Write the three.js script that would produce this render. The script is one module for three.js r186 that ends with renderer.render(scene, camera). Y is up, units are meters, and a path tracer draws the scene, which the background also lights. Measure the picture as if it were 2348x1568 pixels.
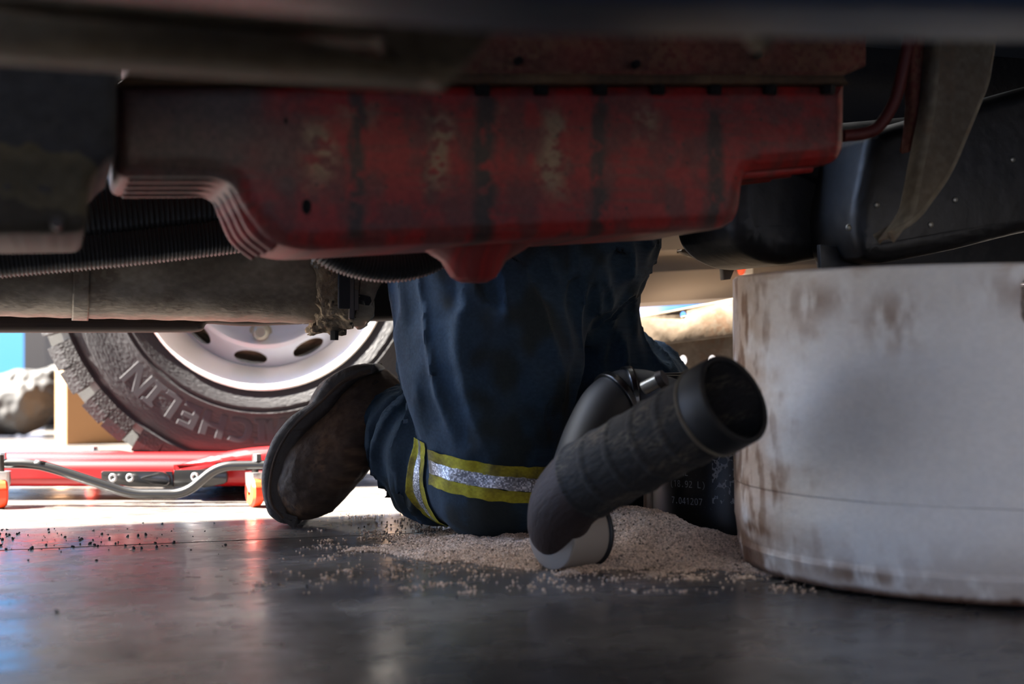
import * as THREE from 'three';
import { Sky } from 'three/addons/objects/Sky.js';
import { RoundedBoxGeometry } from 'three/addons/geometries/RoundedBoxGeometry.js';
import { mergeGeometries, mergeVertices, toCreasedNormals } from 'three/addons/utils/BufferGeometryUtils.js';
import { FontLoader } from 'three/addons/loaders/FontLoader.js';
import { TextGeometry } from 'three/addons/geometries/TextGeometry.js';
import { createNoise3D } from 'simplex-noise';
import { Brush, Evaluator, SUBTRACTION } from 'three-bvh-csg';

// ---------------------------------------------------------------- camera, sky, sun, exposure
const FPX = 3261, CX = 1174, CY = 784, EYE = 0.28;
const scene = new THREE.Scene();
const camera = new THREE.PerspectiveCamera(2 * Math.atan(CY / FPX) * 180 / Math.PI, 2348 / 1568, 0.02, 400);
camera.position.set(0, EYE, 0);
camera.lookAt(0, EYE, -1);
camera.focus = 2.06;
camera.userData.fStop = 3.2;

const renderer = new THREE.WebGLRenderer({ antialias: true });
renderer.toneMapping = THREE.LinearToneMapping;
renderer.toneMappingExposure = 1.68;
renderer.shadowMap.enabled = true;

const YAW = 0.309;                                   // the bay, the truck and the trailer stand turned by this much to the camera
const CO = Math.cos(YAW), SI = Math.sin(YAW);
const fromBay = (x, y, z) => new THREE.Vector3(x * CO + z * SI, y, -x * SI + z * CO);
const sunTo = fromBay(-0.9, 1.0, -0.1).normalize();

const sky = new Sky();
sky.scale.setScalar(1000);
sky.material.uniforms.turbidity.value = 10;
sky.material.uniforms.rayleigh.value = 0.1;
sky.material.uniforms.mieCoefficient.value = 0.004;
sky.material.uniforms.mieDirectionalG.value = 0.8;
sky.material.uniforms.sunPosition.value.copy(sunTo);
scene.add(sky);
scene.backgroundIntensity = 2.0;

const sun = new THREE.DirectionalLight(new THREE.Color(1.0, 0.92, 0.8), 76);
sun.target.position.set(0, 0, -2.5);
sun.position.copy(sunTo).multiplyScalar(30).add(sun.target.position);
sun.castShadow = true;
sun.shadow.mapSize.set(4096, 4096);
Object.assign(sun.shadow.camera, { left: -9, right: 9, top: 9, bottom: -9, near: 1, far: 80 });
scene.add(sun, sun.target);

// ---------------------------------------------------------------- helpers
let seed = 12345;
const rnd = () => { seed = (seed * 1664525 + 1013904223) >>> 0; return seed / 4294967296; };
const simplex = createNoise3D(rnd);
const lerp = (a, b, t) => a + (b - a) * t;
const clamp = (x, a = 0, b = 1) => Math.min(b, Math.max(a, x));
const smooth = (a, b, x) => { const t = clamp((x - a) / (b - a)); return t * t * (3 - 2 * t); };
const V = (x, y, z) => new THREE.Vector3(x, y, z);
// a pixel of the photograph at a distance along the view
const P = (px, py, d) => V((px - CX) / FPX * d, EYE + (CY - py) / FPX * d, -d);
// a pixel on a plane of the truck (its own axes: x along the truck, z across it)
function L(px, py, w, yaw = YAW) {
  const SI = Math.sin(yaw), CO = Math.cos(yaw);
  const dx = (px - CX) / FPX, dy = (CY - py) / FPX;
  const s = w / (dx * SI - CO);
  const x = dx * s, y = EYE + dy * s, z = -s;
  return V(x * CO - z * SI, y, x * SI + z * CO);
}
const names = new Map();
const numbered = (n) => { const k = names.get(n) ?? 0; names.set(n, k + 1); return k ? `${n}_${String(k).padStart(3, '0')}` : n; };
function thing(name, label, category, group, kind) {
  const o = new THREE.Group(); o.name = numbered(name); scene.add(o);
  o.userData = { label, category };
  if (group) o.userData.group = group;
  if (kind) o.userData.kind = kind;
  return o;
}
function part(name, geometry, material, parent, label) {
  const m = new THREE.Mesh(geometry, material); m.name = name; m.castShadow = m.receiveShadow = true;
  if (label) m.userData.label = label;
  parent.add(m);
  return m;
}
function structure(name, geometry, material, label, category) {
  const m = new THREE.Mesh(geometry, material); m.name = name; m.castShadow = m.receiveShadow = true;
  m.userData = { kind: 'structure', label, category };
  m.rotation.y = YAW; scene.add(m);
  return m;
}
// periodic value noise for textures
function hash2(x, y, s) { let h = (x * 374761393 + y * 668265263 + s * 974634777) | 0; h = Math.imul(h ^ (h >>> 13), 1274126177); return ((h ^ (h >>> 16)) >>> 0) / 4294967296; }
function vn(x, y, px, py, s) {
  const ix = Math.floor(x), iy = Math.floor(y), fx = x - ix, fy = y - iy, u = fx * fx * (3 - 2 * fx), v = fy * fy * (3 - 2 * fy);
  const m = (a, p) => ((a % p) + p) % p;
  const a = hash2(m(ix, px), m(iy, py), s), b = hash2(m(ix + 1, px), m(iy, py), s), c = hash2(m(ix, px), m(iy + 1, py), s), d = hash2(m(ix + 1, px), m(iy + 1, py), s);
  return lerp(lerp(a, b, u), lerp(c, d, u), v);
}
function fbm(u, v, fx, fy, oct, s) {
  let sum = 0, amp = 0.5, tot = 0;
  for (let i = 0; i < oct; i++) { sum += amp * vn(u * fx, v * fy, fx, fy, s + i * 17); tot += amp; amp *= 0.5; fx *= 2; fy *= 2; }
  return sum / tot;
}
function tex(w, h, fn, srgb = true) {
  const data = new Uint8Array(w * h * 4);
  for (let j = 0; j < h; j++) for (let i = 0; i < w; i++) {
    const c = fn((i + 0.5) / w, (j + 0.5) / h), k = (j * w + i) * 4;
    if (typeof c === 'number') data[k] = data[k + 1] = data[k + 2] = clamp(c) * 255;
    else { data[k] = clamp(c[0], 0, 255); data[k + 1] = clamp(c[1], 0, 255); data[k + 2] = clamp(c[2], 0, 255); }
    data[k + 3] = 255;
  }
  const t = new THREE.DataTexture(data, w, h);
  t.magFilter = THREE.LinearFilter; t.minFilter = THREE.LinearFilter; t.wrapS = t.wrapT = THREE.RepeatWrapping;
  if (srgb) t.colorSpace = THREE.SRGBColorSpace;
  t.needsUpdate = true;
  return t;
}
const mix3 = (a, b, t) => [lerp(a[0], b[0], t), lerp(a[1], b[1], t), lerp(a[2], b[2], t)];
const rep = (t, sx, sy = sx, ox = 0, oy = 0) => { const c = t.clone(); c.repeat.set(sx, sy); c.offset.set(ox, oy); c.needsUpdate = true; return c; };
const std = (o) => new THREE.MeshStandardMaterial(o);
const phy = (o) => new THREE.MeshPhysicalMaterial(o);

// outline with rounded corners: points [x, y, r]
function roundShape(pts) {
  const s = new THREE.Shape(), n = pts.length;
  for (let i = 0; i < n; i++) {
    const p = pts[i], a = pts[(i + n - 1) % n], b = pts[(i + 1) % n], r = p[2] || 0;
    const da = Math.hypot(a[0] - p[0], a[1] - p[1]), db = Math.hypot(b[0] - p[0], b[1] - p[1]);
    const ra = Math.min(r, da * 0.49), rb = Math.min(r, db * 0.49);
    const q0 = [p[0] + (a[0] - p[0]) / da * ra, p[1] + (a[1] - p[1]) / da * ra], q1 = [p[0] + (b[0] - p[0]) / db * rb, p[1] + (b[1] - p[1]) / db * rb];
    if (i === 0) s.moveTo(q0[0], q0[1]); else s.lineTo(q0[0], q0[1]);
    if (r > 0) s.quadraticCurveTo(p[0], p[1], q1[0], q1[1]);
  }
  s.closePath();
  return s;
}
// extrude a shape away from the viewer: the front face lies at z = front
function slab(shape, front, depth, bevel = 0, segs = 3, curveSegments = 8) {
  const g = new THREE.ExtrudeGeometry(shape, { depth: depth - 2 * bevel, bevelEnabled: bevel > 0, bevelThickness: bevel, bevelSize: bevel, bevelOffset: -bevel, bevelSegments: segs, curveSegments });
  g.translate(0, 0, front - depth + bevel);
  return toCreasedNormals(g, 0.55);
}
const onPlane = (pts, w) => pts.map(([x, y, r]) => { const q = L(x, y, w); return [q.x, q.y, (r || 0) * -w / FPX]; });
const atDepth = (pts, d) => pts.map(([x, y, r]) => { const q = P(x, y, d); return [q.x, q.y, (r || 0) * d / FPX]; });
const truckSlab = (pts, w, depth, bevel, segs) => slab(roundShape(onPlane(pts, w)), w, depth, bevel, segs);
const truckSlabRear = (pts, w, depth, bevel, segs) => slab(roundShape(onPlane(pts, w)), w + depth, depth, bevel, segs);   // outline given on its far face
const worldSlab = (pts, d, depth, bevel, segs) => slab(roundShape(atDepth(pts, d)), -d, depth, bevel, segs);
// sweep a round section of changing radius along a curve
function sweep(curve, n, radial, radius, caps = true) {
  const fr = curve.computeFrenetFrames(n, false), pos = [], uv = [], idx = [], len = curve.getLength();
  for (let i = 0; i <= n; i++) {
    const t = i / n, p = curve.getPointAt(t), r = radius(t, t * len);
    for (let j = 0; j <= radial; j++) {
      const a = j / radial * Math.PI * 2, c = Math.cos(a), s = Math.sin(a);
      pos.push(p.x + r * (c * fr.normals[i].x + s * fr.binormals[i].x), p.y + r * (c * fr.normals[i].y + s * fr.binormals[i].y), p.z + r * (c * fr.normals[i].z + s * fr.binormals[i].z));
      uv.push(t * len, j / radial);
    }
  }
  const w = radial + 1;
  for (let i = 0; i < n; i++) for (let j = 0; j < radial; j++) { const a = i * w + j, b = a + w; idx.push(a, a + 1, b, b, a + 1, b + 1); }
  if (caps) for (const [i, t] of [[0, 0], [n, 1]]) {
    const p = curve.getPointAt(t), k = pos.length / 3; pos.push(p.x, p.y, p.z); uv.push(t * len, 0.5);
    for (let j = 0; j < radial; j++) { const a = i * w + j; if (i) idx.push(a, a + 1, k); else idx.push(a + 1, a, k); }
  }
  const g = new THREE.BufferGeometry();
  g.setAttribute('position', new THREE.Float32BufferAttribute(pos, 3)); g.setAttribute('uv', new THREE.Float32BufferAttribute(uv, 2)); g.setIndex(idx);
  g.computeVertexNormals();
  // join the seam's normals
  const nm = g.attributes.normal;
  for (let i = 0; i <= n; i++) { const a = i * w, b = a + radial, v = V(nm.getX(a) + nm.getX(b), nm.getY(a) + nm.getY(b), nm.getZ(a) + nm.getZ(b)).normalize(); nm.setXYZ(a, v.x, v.y, v.z); nm.setXYZ(b, v.x, v.y, v.z); }
  return g;
}
const spline = (pts, tension = 0.5) => new THREE.CatmullRomCurve3(pts, false, 'catmullrom', tension);
function bent(pts, r) {                                // straight runs joined by round bends
  const path = new THREE.CurvePath();
  let from = pts[0];
  for (let i = 1; i < pts.length - 1; i++) {
    const a = pts[i].clone().add(pts[i - 1].clone().sub(pts[i]).setLength(r)), b = pts[i].clone().add(pts[i + 1].clone().sub(pts[i]).setLength(r));
    path.add(new THREE.LineCurve3(from, a)); path.add(new THREE.QuadraticBezierCurve3(a, pts[i], b)); from = b;
  }
  path.add(new THREE.LineCurve3(from, pts[pts.length - 1]));
  const q = []; for (const c of path.curves) for (let k = 0; k < 8; k++) q.push(c.getPoint(k / 8)); q.push(pts[pts.length - 1]);
  return new THREE.CatmullRomCurve3(q, false, 'centripetal');
}
function lathe(profile, segs = 64) { return toCreasedNormals(new THREE.LatheGeometry(profile.map(([x, y]) => new THREE.Vector2(x, y)), segs), 0.6); }
function box(w, h, d, x, y, z, r = 0) { const g = r ? new RoundedBoxGeometry(w, h, d, 2, r) : new THREE.BoxGeometry(w, h, d); g.translate(x, y, z); return g; }
function metricUV(g, f) { const p = g.attributes.position, uv = new Float32Array(p.count * 2); for (let i = 0; i < p.count; i++) { const [a, b] = f(p.getX(i), p.getY(i), p.getZ(i)); uv[2 * i] = a; uv[2 * i + 1] = b; } g.setAttribute('uv', new THREE.BufferAttribute(uv, 2)); return g; }
const cyl = (a, b, r0, r1 = r0, seg = 20) => { const d = b.clone().sub(a), g = new THREE.CylinderGeometry(r1, r0, d.length(), seg); g.applyQuaternion(new THREE.Quaternion().setFromUnitVectors(V(0, 1, 0), d.clone().normalize())); g.translate((a.x + b.x) / 2, (a.y + b.y) / 2, (a.z + b.z) / 2); return g; };
const hexBolt = (at, dir, r, h) => { const g = new THREE.CylinderGeometry(r * 0.92, r, h, 6); g.applyQuaternion(new THREE.Quaternion().setFromUnitVectors(V(0, 1, 0), dir)); g.translate(at.x + dir.x * h * 0.4, at.y + dir.y * h * 0.4, at.z + dir.z * h * 0.4); return toCreasedNormals(g, 0.3); };

// signed distance fields and their surface (surface nets)
const cap = (a, b, r0, r1) => ({ a, b, r0, r1, d: b.clone().sub(a), l2: a.distanceToSquared(b) });
function capDist(c, x, y, z) {
  const px = x - c.a.x, py = y - c.a.y, pz = z - c.a.z;
  const t = c.l2 > 0 ? clamp((px * c.d.x + py * c.d.y + pz * c.d.z) / c.l2) : 0;
  return Math.hypot(px - c.d.x * t, py - c.d.y * t, pz - c.d.z * t) - lerp(c.r0, c.r1, t);
}
const smin = (a, b, k) => { const h = Math.max(k - Math.abs(a - b), 0) / k; return Math.min(a, b) - h * h * k * 0.25; };
const union = (caps, k) => (x, y, z) => { let d = 9; for (const c of caps) { const e = capDist(c, x, y, z); d = d > 8 ? e : smin(d, e, k); } return d; };
function surface(f, lo, hi, cell, uvf) {
  const nx = Math.ceil((hi.x - lo.x) / cell) + 1, ny = Math.ceil((hi.y - lo.y) / cell) + 1, nz = Math.ceil((hi.z - lo.z) / cell) + 1;
  const val = new Float32Array(nx * ny * nz), at = (i, j, k) => (k * ny + j) * nx + i;
  for (let k = 0; k < nz; k++) for (let j = 0; j < ny; j++) for (let i = 0; i < nx; i++) val[at(i, j, k)] = f(lo.x + i * cell, lo.y + j * cell, lo.z + k * cell);
  const id = new Int32Array(nx * ny * nz).fill(-1), pos = [], idx = [];
  const E = [[0, 1], [2, 3], [4, 5], [6, 7], [0, 2], [1, 3], [4, 6], [5, 7], [0, 4], [1, 5], [2, 6], [3, 7]];
  for (let k = 0; k < nz - 1; k++) for (let j = 0; j < ny - 1; j++) for (let i = 0; i < nx - 1; i++) {
    const v = []; let m = 0;
    for (let c = 0; c < 8; c++) { v[c] = val[at(i + (c & 1), j + ((c >> 1) & 1), k + (c >> 2))]; if (v[c] < 0) m |= 1 << c; }
    if (m === 0 || m === 255) continue;
    let n = 0, x = 0, y = 0, z = 0;
    for (const [a, b] of E) if ((v[a] < 0) !== (v[b] < 0)) { const t = v[a] / (v[a] - v[b]); x += (a & 1) + t * ((b & 1) - (a & 1)); y += ((a >> 1) & 1) + t * (((b >> 1) & 1) - ((a >> 1) & 1)); z += (a >> 2) + t * ((b >> 2) - (a >> 2)); n++; }
    id[at(i, j, k)] = pos.length / 3; pos.push(lo.x + (i + x / n) * cell, lo.y + (j + y / n) * cell, lo.z + (k + z / n) * cell);
  }
  for (let k = 1; k < nz - 1; k++) for (let j = 1; j < ny - 1; j++) for (let i = 1; i < nx - 1; i++) {
    const s = val[at(i, j, k)] < 0;
    const quad = (a, b, c, d, flip) => { if (flip) idx.push(a, c, b, a, d, c); else idx.push(a, b, c, a, c, d); };
    if (s !== (val[at(i + 1, j, k)] < 0)) quad(id[at(i, j - 1, k - 1)], id[at(i, j, k - 1)], id[at(i, j, k)], id[at(i, j - 1, k)], !s);
    if (s !== (val[at(i, j + 1, k)] < 0)) quad(id[at(i - 1, j, k - 1)], id[at(i - 1, j, k)], id[at(i, j, k)], id[at(i, j, k - 1)], !s);
    if (s !== (val[at(i, j, k + 1)] < 0)) quad(id[at(i - 1, j - 1, k)], id[at(i, j - 1, k)], id[at(i, j, k)], id[at(i - 1, j, k)], !s);
  }
  const nrm = new Float32Array(pos.length), uv = new Float32Array(pos.length / 3 * 2), e = cell * 0.35;
  for (let i = 0; i < pos.length; i += 3) {
    const [x, y, z] = [pos[i], pos[i + 1], pos[i + 2]];
    const gx = f(x + e, y, z) - f(x - e, y, z), gy = f(x, y + e, z) - f(x, y - e, z), gz = f(x, y, z + e) - f(x, y, z - e), l = Math.hypot(gx, gy, gz) || 1;
    nrm[i] = gx / l; nrm[i + 1] = gy / l; nrm[i + 2] = gz / l;
    const [a, b] = uvf ? uvf(x, y, z) : [x + 0.7 * z, y]; uv[i / 3 * 2] = a; uv[i / 3 * 2 + 1] = b;
  }
  const g = new THREE.BufferGeometry();
  g.setAttribute('position', new THREE.Float32BufferAttribute(pos, 3)); g.setAttribute('normal', new THREE.BufferAttribute(nrm, 3)); g.setAttribute('uv', new THREE.BufferAttribute(uv, 2)); g.setIndex(idx);
  return g;
}

// ---------------------------------------------------------------- textures and materials
const T = {};
T.concrete = tex(1024, 1024, (u, v) => {
  const a = fbm(u, v, 5, 7, 5, 1), b = fbm(u, v, 24, 60, 3, 9), c = fbm(u, v, 90, 160, 2, 4), s = smooth(0.52, 0.75, fbm(u, v, 9, 22, 4, 33)), k = smooth(0.66, 0.72, fbm(u, v, 70, 70, 2, 77));
  let col = mix3([64, 62, 63], [98, 94, 91], clamp(a * 1.5 - 0.2)); col = mix3(col, [132, 124, 114], s * 0.55 * b); col = mix3(col, [48, 47, 47], smooth(0.5, 0.8, b) * 0.15); col = mix3(col, [40, 39, 39], k * 0.2);
  const n = (c - 0.5) * 34; return [col[0] + n, col[1] + n, col[2] + n];
});
T.concreteRough = tex(768, 768, (u, v) => 0.1 + 0.28 * fbm(u, v, 9, 22, 4, 33) + 0.1 * (fbm(u, v, 40, 90, 3, 5) - 0.5) + 0.06 * smooth(0.6, 0.75, fbm(u, v, 70, 70, 2, 77)), false);
T.concreteBump = tex(1024, 1024, (u, v) => 0.5 * fbm(u, v, 12, 34, 4, 21) + 0.3 * fbm(u, v, 60, 120, 3, 6) + 0.2 * fbm(u, v, 220, 220, 2, 8), false);
T.grain = tex(512, 512, (u, v) => fbm(u, v, 16, 16, 5, 3), false);
T.fine = tex(512, 512, (u, v) => fbm(u, v, 64, 64, 3, 13), false);
const rusty = (base, dirt, rust, s, amt = 0.5) => tex(512, 512, (u, v) => {
  const a = fbm(u, v, 5, 5, 5, s), b = smooth(1 - amt, 1.05 - amt * 0.6, fbm(u, v, 9, 6, 5, s + 40) + 0.1), c = fbm(u, v, 60, 60, 2, s + 70);
  let col = mix3(base, dirt, smooth(0.25, 0.75, a)); col = mix3(col, rust, b * 0.45 * smooth(0.25, 0.6, c)); const n = (c - 0.5) * 26; return [col[0] + n, col[1] + n, col[2] + n];
});
T.tan = rusty([126, 116, 97], [92, 81, 65], [92, 62, 36], 5, 0.45);
T.beige = rusty([138, 123, 106], [112, 96, 79], [92, 58, 34], 15, 0.36);
T.muffler = rusty([148, 137, 120], [108, 98, 84], [70, 54, 40], 25, 0.36);
T.rustBlock = rusty([112, 54, 42], [90, 54, 40], [110, 84, 54], 35, 0.5);
T.mud = rusty([158, 140, 114], [112, 96, 76], [60, 48, 38], 45, 0.5);
T.black = rusty([9, 9, 10], [15, 14, 14], [40, 36, 32], 55, 0.33);
T.duct = rusty([36, 31, 27], [24, 22, 20], [112, 98, 74], 65, 0.42);
T.leather = rusty([78, 56, 37], [48, 35, 25], [112, 82, 52], 75, 0.4);
T.navy = tex(512, 512, (u, v) => { const a = fbm(u, v, 6, 6, 5, 95), c = fbm(u, v, 120, 120, 2, 96); const n = (c - 0.5) * 16; const col = mix3([20, 42, 58], [29, 53, 70], a); return [col[0] + n, col[1] + n, col[2] + n]; });
T.weave = tex(512, 512, (u, v) => 0.5 + 0.25 * Math.sin((u * 1 + v * 1) * Math.PI * 2 * 64) + 0.35 * (fbm(u, v, 128, 128, 2, 5) - 0.5), false);
T.silver = tex(512, 512, (u, v) => { const c = hash2(Math.floor(u * 170), Math.floor(v * 170), 6), w = smooth(0.42, 0.5, fbm(u, v, 5, 3, 4, 18)); const g = 110 + 130 * c * c; return mix3([104, 98, 88], [g, g, g + 4], w); });
T.hivis = tex(512, 512, (u, v) => { const a = smooth(0.35, 0.75, fbm(u, v, 7, 7, 5, 120)), c = fbm(u, v, 90, 90, 2, 122); const col = mix3([160, 150, 24], [106, 94, 28], a); const n = (c - 0.5) * 40; return [col[0] + n, col[1] + n, col[2] + n * 0.4]; });

const M = {
  floor: std({ map: T.concrete, color: new THREE.Color().setRGB(0.95, 0.93, 0.9), roughnessMap: T.concreteRough, roughness: 1, bumpMap: T.concreteBump, bumpScale: 0.0011 }),
  joint: std({ color: 0x1c1b1a, roughness: 0.9 }),
  wall: std({ color: 0xb8ad9c, roughness: 0.9, bumpMap: T.fine, bumpScale: 0.002 }),
  roof: std({ color: 0x77736d, roughness: 0.85 }),
  navyPaint: std({ color: 0x1b2a40, roughness: 0.42, bumpMap: T.grain, bumpScale: 0.001 }),
  tan: std({ map: rep(T.tan, 2.5), roughness: 0.75, bumpMap: rep(T.grain, 4), bumpScale: 0.0015 }),
  rustBlock: std({ map: rep(T.rustBlock, 3), roughness: 0.85, bumpMap: rep(T.grain, 6), bumpScale: 0.003 }),
  flange: std({ map: rep(T.tan, 5), color: 0xc8a888, roughness: 0.8, bumpMap: rep(T.grain, 6), bumpScale: 0.002 }),
  darkIron: std({ color: 0x1a1716, roughness: 0.7, bumpMap: rep(T.grain, 6), bumpScale: 0.002 }),
  bolt: std({ color: 0x35302c, metalness: 0.6, roughness: 0.5 }),
  boltBright: std({ color: 0x9a9a9a, metalness: 0.9, roughness: 0.3 }),
  blackPlastic: std({ map: rep(T.black, 2), roughness: 0.5, bumpMap: rep(T.grain, 3), bumpScale: 0.001 }),
  blackRubber: std({ color: 0x0d0d0e, roughness: 0.55 }),
  muffler: std({ map: rep(T.muffler, 2.2), roughness: 0.55, metalness: 0.25, bumpMap: rep(T.grain, 5), bumpScale: 0.0012 }),
  mud: std({ map: rep(T.mud, 4), roughness: 0.95, bumpMap: rep(T.grain, 8), bumpScale: 0.006 }),
  brown: std({ color: 0x2c1e14, roughness: 0.75, bumpMap: rep(T.grain, 3), bumpScale: 0.001 }),
  fender: std({ color: 0x9a9087, roughness: 0.4 }),
  beige: std({ map: rep(T.beige, 2.2), roughness: 0.68, bumpMap: rep(T.grain, 4), bumpScale: 0.0003 }),
  redHose: std({ color: 0x5a211a, roughness: 0.6 }),
  navy: std({ map: rep(T.navy, 3), roughness: 0.88, bumpMap: rep(T.weave, 9), bumpScale: 0.0006, vertexColors: true }),
  hivis: std({ map: rep(T.hivis, 4), roughness: 0.8, bumpMap: rep(T.weave, 9), bumpScale: 0.0006 }),
  silver: std({ map: rep(T.silver, 3.2), roughness: 0.38, metalness: 0.35 }),
  leather: std({ map: rep(T.leather, 3), roughness: 0.78, bumpMap: rep(T.grain, 7), bumpScale: 0.002 }),
  sole: std({ color: 0x241d18, roughness: 0.7, bumpMap: rep(T.grain, 10), bumpScale: 0.002 }),
  skin: std({ color: 0xb98a6c, roughness: 0.6 }),
  hair: std({ color: 0x2a2019, roughness: 0.8 }),
  tyre: std({ color: 0x202024, roughness: 0.6, bumpMap: rep(T.fine, 4), bumpScale: 0.0008 }),
  tread: std({ color: 0x161618, roughness: 0.7, bumpMap: rep(T.fine, 4), bumpScale: 0.001 }),
  tyreLetter: std({ color: 0x2b2b30, roughness: 0.62 }),
  rimLip: std({ color: 0xf2f0ec, metalness: 0.3, roughness: 0.3 }),
  rimDisc: std({ color: 0xb4bac6, metalness: 0.55, roughness: 0.38 }),
  nut: std({ color: 0x8d8a80, metalness: 0.7, roughness: 0.4 }),
  redPaint: std({ color: 0x8c0d11, roughness: 0.32 }),
  blackTube: phy({ color: 0x060607, roughness: 0.3, clearcoat: 0.5, clearcoatRoughness: 0.08 }),
  chrome: std({ color: 0xb8b8b8, metalness: 0.9, roughness: 0.28 }),
  orange: std({ color: 0xe8431a, roughness: 0.45 }),
  duct: std({ map: rep(T.duct, 3), side: THREE.DoubleSide, roughness: 0.85, bumpMap: rep(T.grain, 5), bumpScale: 0.0015 }),
  elbow: std({ color: 0x281a16, roughness: 0.7, bumpMap: rep(T.grain, 5), bumpScale: 0.001 }),
  sleeve: std({ color: 0x857a6f, roughness: 0.55 }),
  cardboard: std({ color: 0x8c6642, roughness: 0.9, bumpMap: rep(T.fine, 2), bumpScale: 0.0006 }),
  greySack: std({ color: 0x2b2a29, roughness: 0.75 }),
  bluePanel: std({ color: 0x2f6698, roughness: 0.4 }),
  cabinetFrame: std({ color: 0x141216, roughness: 0.5 }),
};

// ---------------------------------------------------------------- the setting
const slabTop = (x0, x1, z0, z1) => metricUV(box(x1 - x0, 0.15, z1 - z0, (x0 + x1) / 2, -0.075, (z0 + z1) / 2), (x, y, z) => [x / 1.7 + y, z / 1.7 + y]);
const floor = structure('floor', metricUV(box(90, 0.1, 94, 0, -0.2, -6), (x, y, z) => [x, z]), M.joint, 'dark glossy concrete floor of the workshop with a straight joint', 'floor');
part('concrete_slab', slabTop(-8, 8, -2.027, 3.8), M.floor, floor);
part('concrete_slab', slabTop(-45, 45, 3.81, 40), M.floor, floor);
part('concrete_slab', slabTop(-45, 45, -52, -2.034), M.floor, floor);
structure('ceiling', box(13.2, 0.22, 6.4, 0, 3.71, 0.57), M.roof, 'flat grey roof over the workshop bay', 'ceiling');
structure('wall_left', box(0.2, 3.6, 6.1, -6.5, 1.8, 0.45), M.wall, 'plain grey side wall of the bay', 'wall');
structure('wall_right', box(0.2, 3.6, 6.1, 6.5, 1.8, 0.45), M.wall, 'plain grey side wall of the bay beyond the barrel', 'wall');
structure('wall_back', mergeGeometries([box(2.4, 3.6, 0.2, -5.2, 1.8, 3.6), box(2.4, 3.6, 0.2, 5.2, 1.8, 3.6), box(8.0, 0.5, 0.2, 0, 3.35, 3.6)]), M.wall, 'grey wall with a wide open doorway behind the photographer', 'wall');

// ---------------------------------------------------------------- the truck overhead
const truck = thing('truck', 'dark blue truck parked overhead with a red oil pan under its engine', 'truck');
truck.rotation.y = YAW;
part('body', box(6.2, 1.5, 1.1, 0, 1.42, -1.14, 0.04), M.navyPaint, truck, 'dark blue truck body');
part('inner_fender', box(1.5, 0.06, 0.9, -2.45, 1.1, -2.05, 0.01), M.darkIron, truck);
part('inner_fender', box(1.9, 0.06, 0.9, 2.1, 1.1, -2.05, 0.01), M.darkIron, truck);
part('valance', truckSlabRear([[-500, -60, 0], [-500, -420, 0], [3200, -420, 0], [3200, 118, 0], [2348, 104, 0], [1150, 88, 60], [600, 40, 0]], -0.72, 0.1, 0.012, 4), M.navyPaint, truck, 'dark blue painted valance');
{ // wheels that carry the truck, outside the frame
  const prof = [[0.05, -0.13], [0.3, -0.13], [0.34, -0.14], [0.47, -0.12], [0.5, -0.08], [0.5, 0.08], [0.47, 0.12], [0.34, 0.14], [0.3, 0.13], [0.05, 0.13]];
  for (const [t, w] of [[-2.3, -0.8], [2.3, -0.8], [-2.4, -2.25], [2.4, -2.25]]) { const g = lathe(prof, 40); g.rotateX(Math.PI / 2); g.translate(t, 0.5, w); part('wheel', g, M.tyre, truck); }
}
// tan channel rail across the top left
part('rail_flange', truckSlabRear([[-200, -10], [860, 82], [1135, 58], [1120, 84], [850, 113], [500, 86], [-200, 24]], -0.92, 0.05, 0.003, 2), M.tan, truck, 'dusty tan upper lip of the rail');
part('rail_flange', truckSlabRear([[-200, 52], [640, 112], [906, 180], [1000, 213], [-200, 137]], -0.92, 0.05, 0.003, 2), M.tan, truck, 'dusty tan lower lip of the rail');
part('rail_web', truckSlab([[-200, 0], [1000, 90], [930, 200], [-200, 130]], -0.97, 0.012, 0), M.rustBlock, truck, 'rusty red-brown web of the rail');
part('rail_gusset', truckSlabRear([[845, 88], [1140, 56], [1003, 213], [905, 178]], -0.898, 0.03, 0.003, 2), M.tan, truck, 'pale tan angled end of the rail');
part('hanging_strap', truckSlabRear([[1720, -60], [1850, -60], [1790, 60], [1730, 128], [1700, 100], [1705, 40]], -0.8, 0.02, 0.004, 2), M.tan, truck, 'tan strap hanging down');

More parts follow.
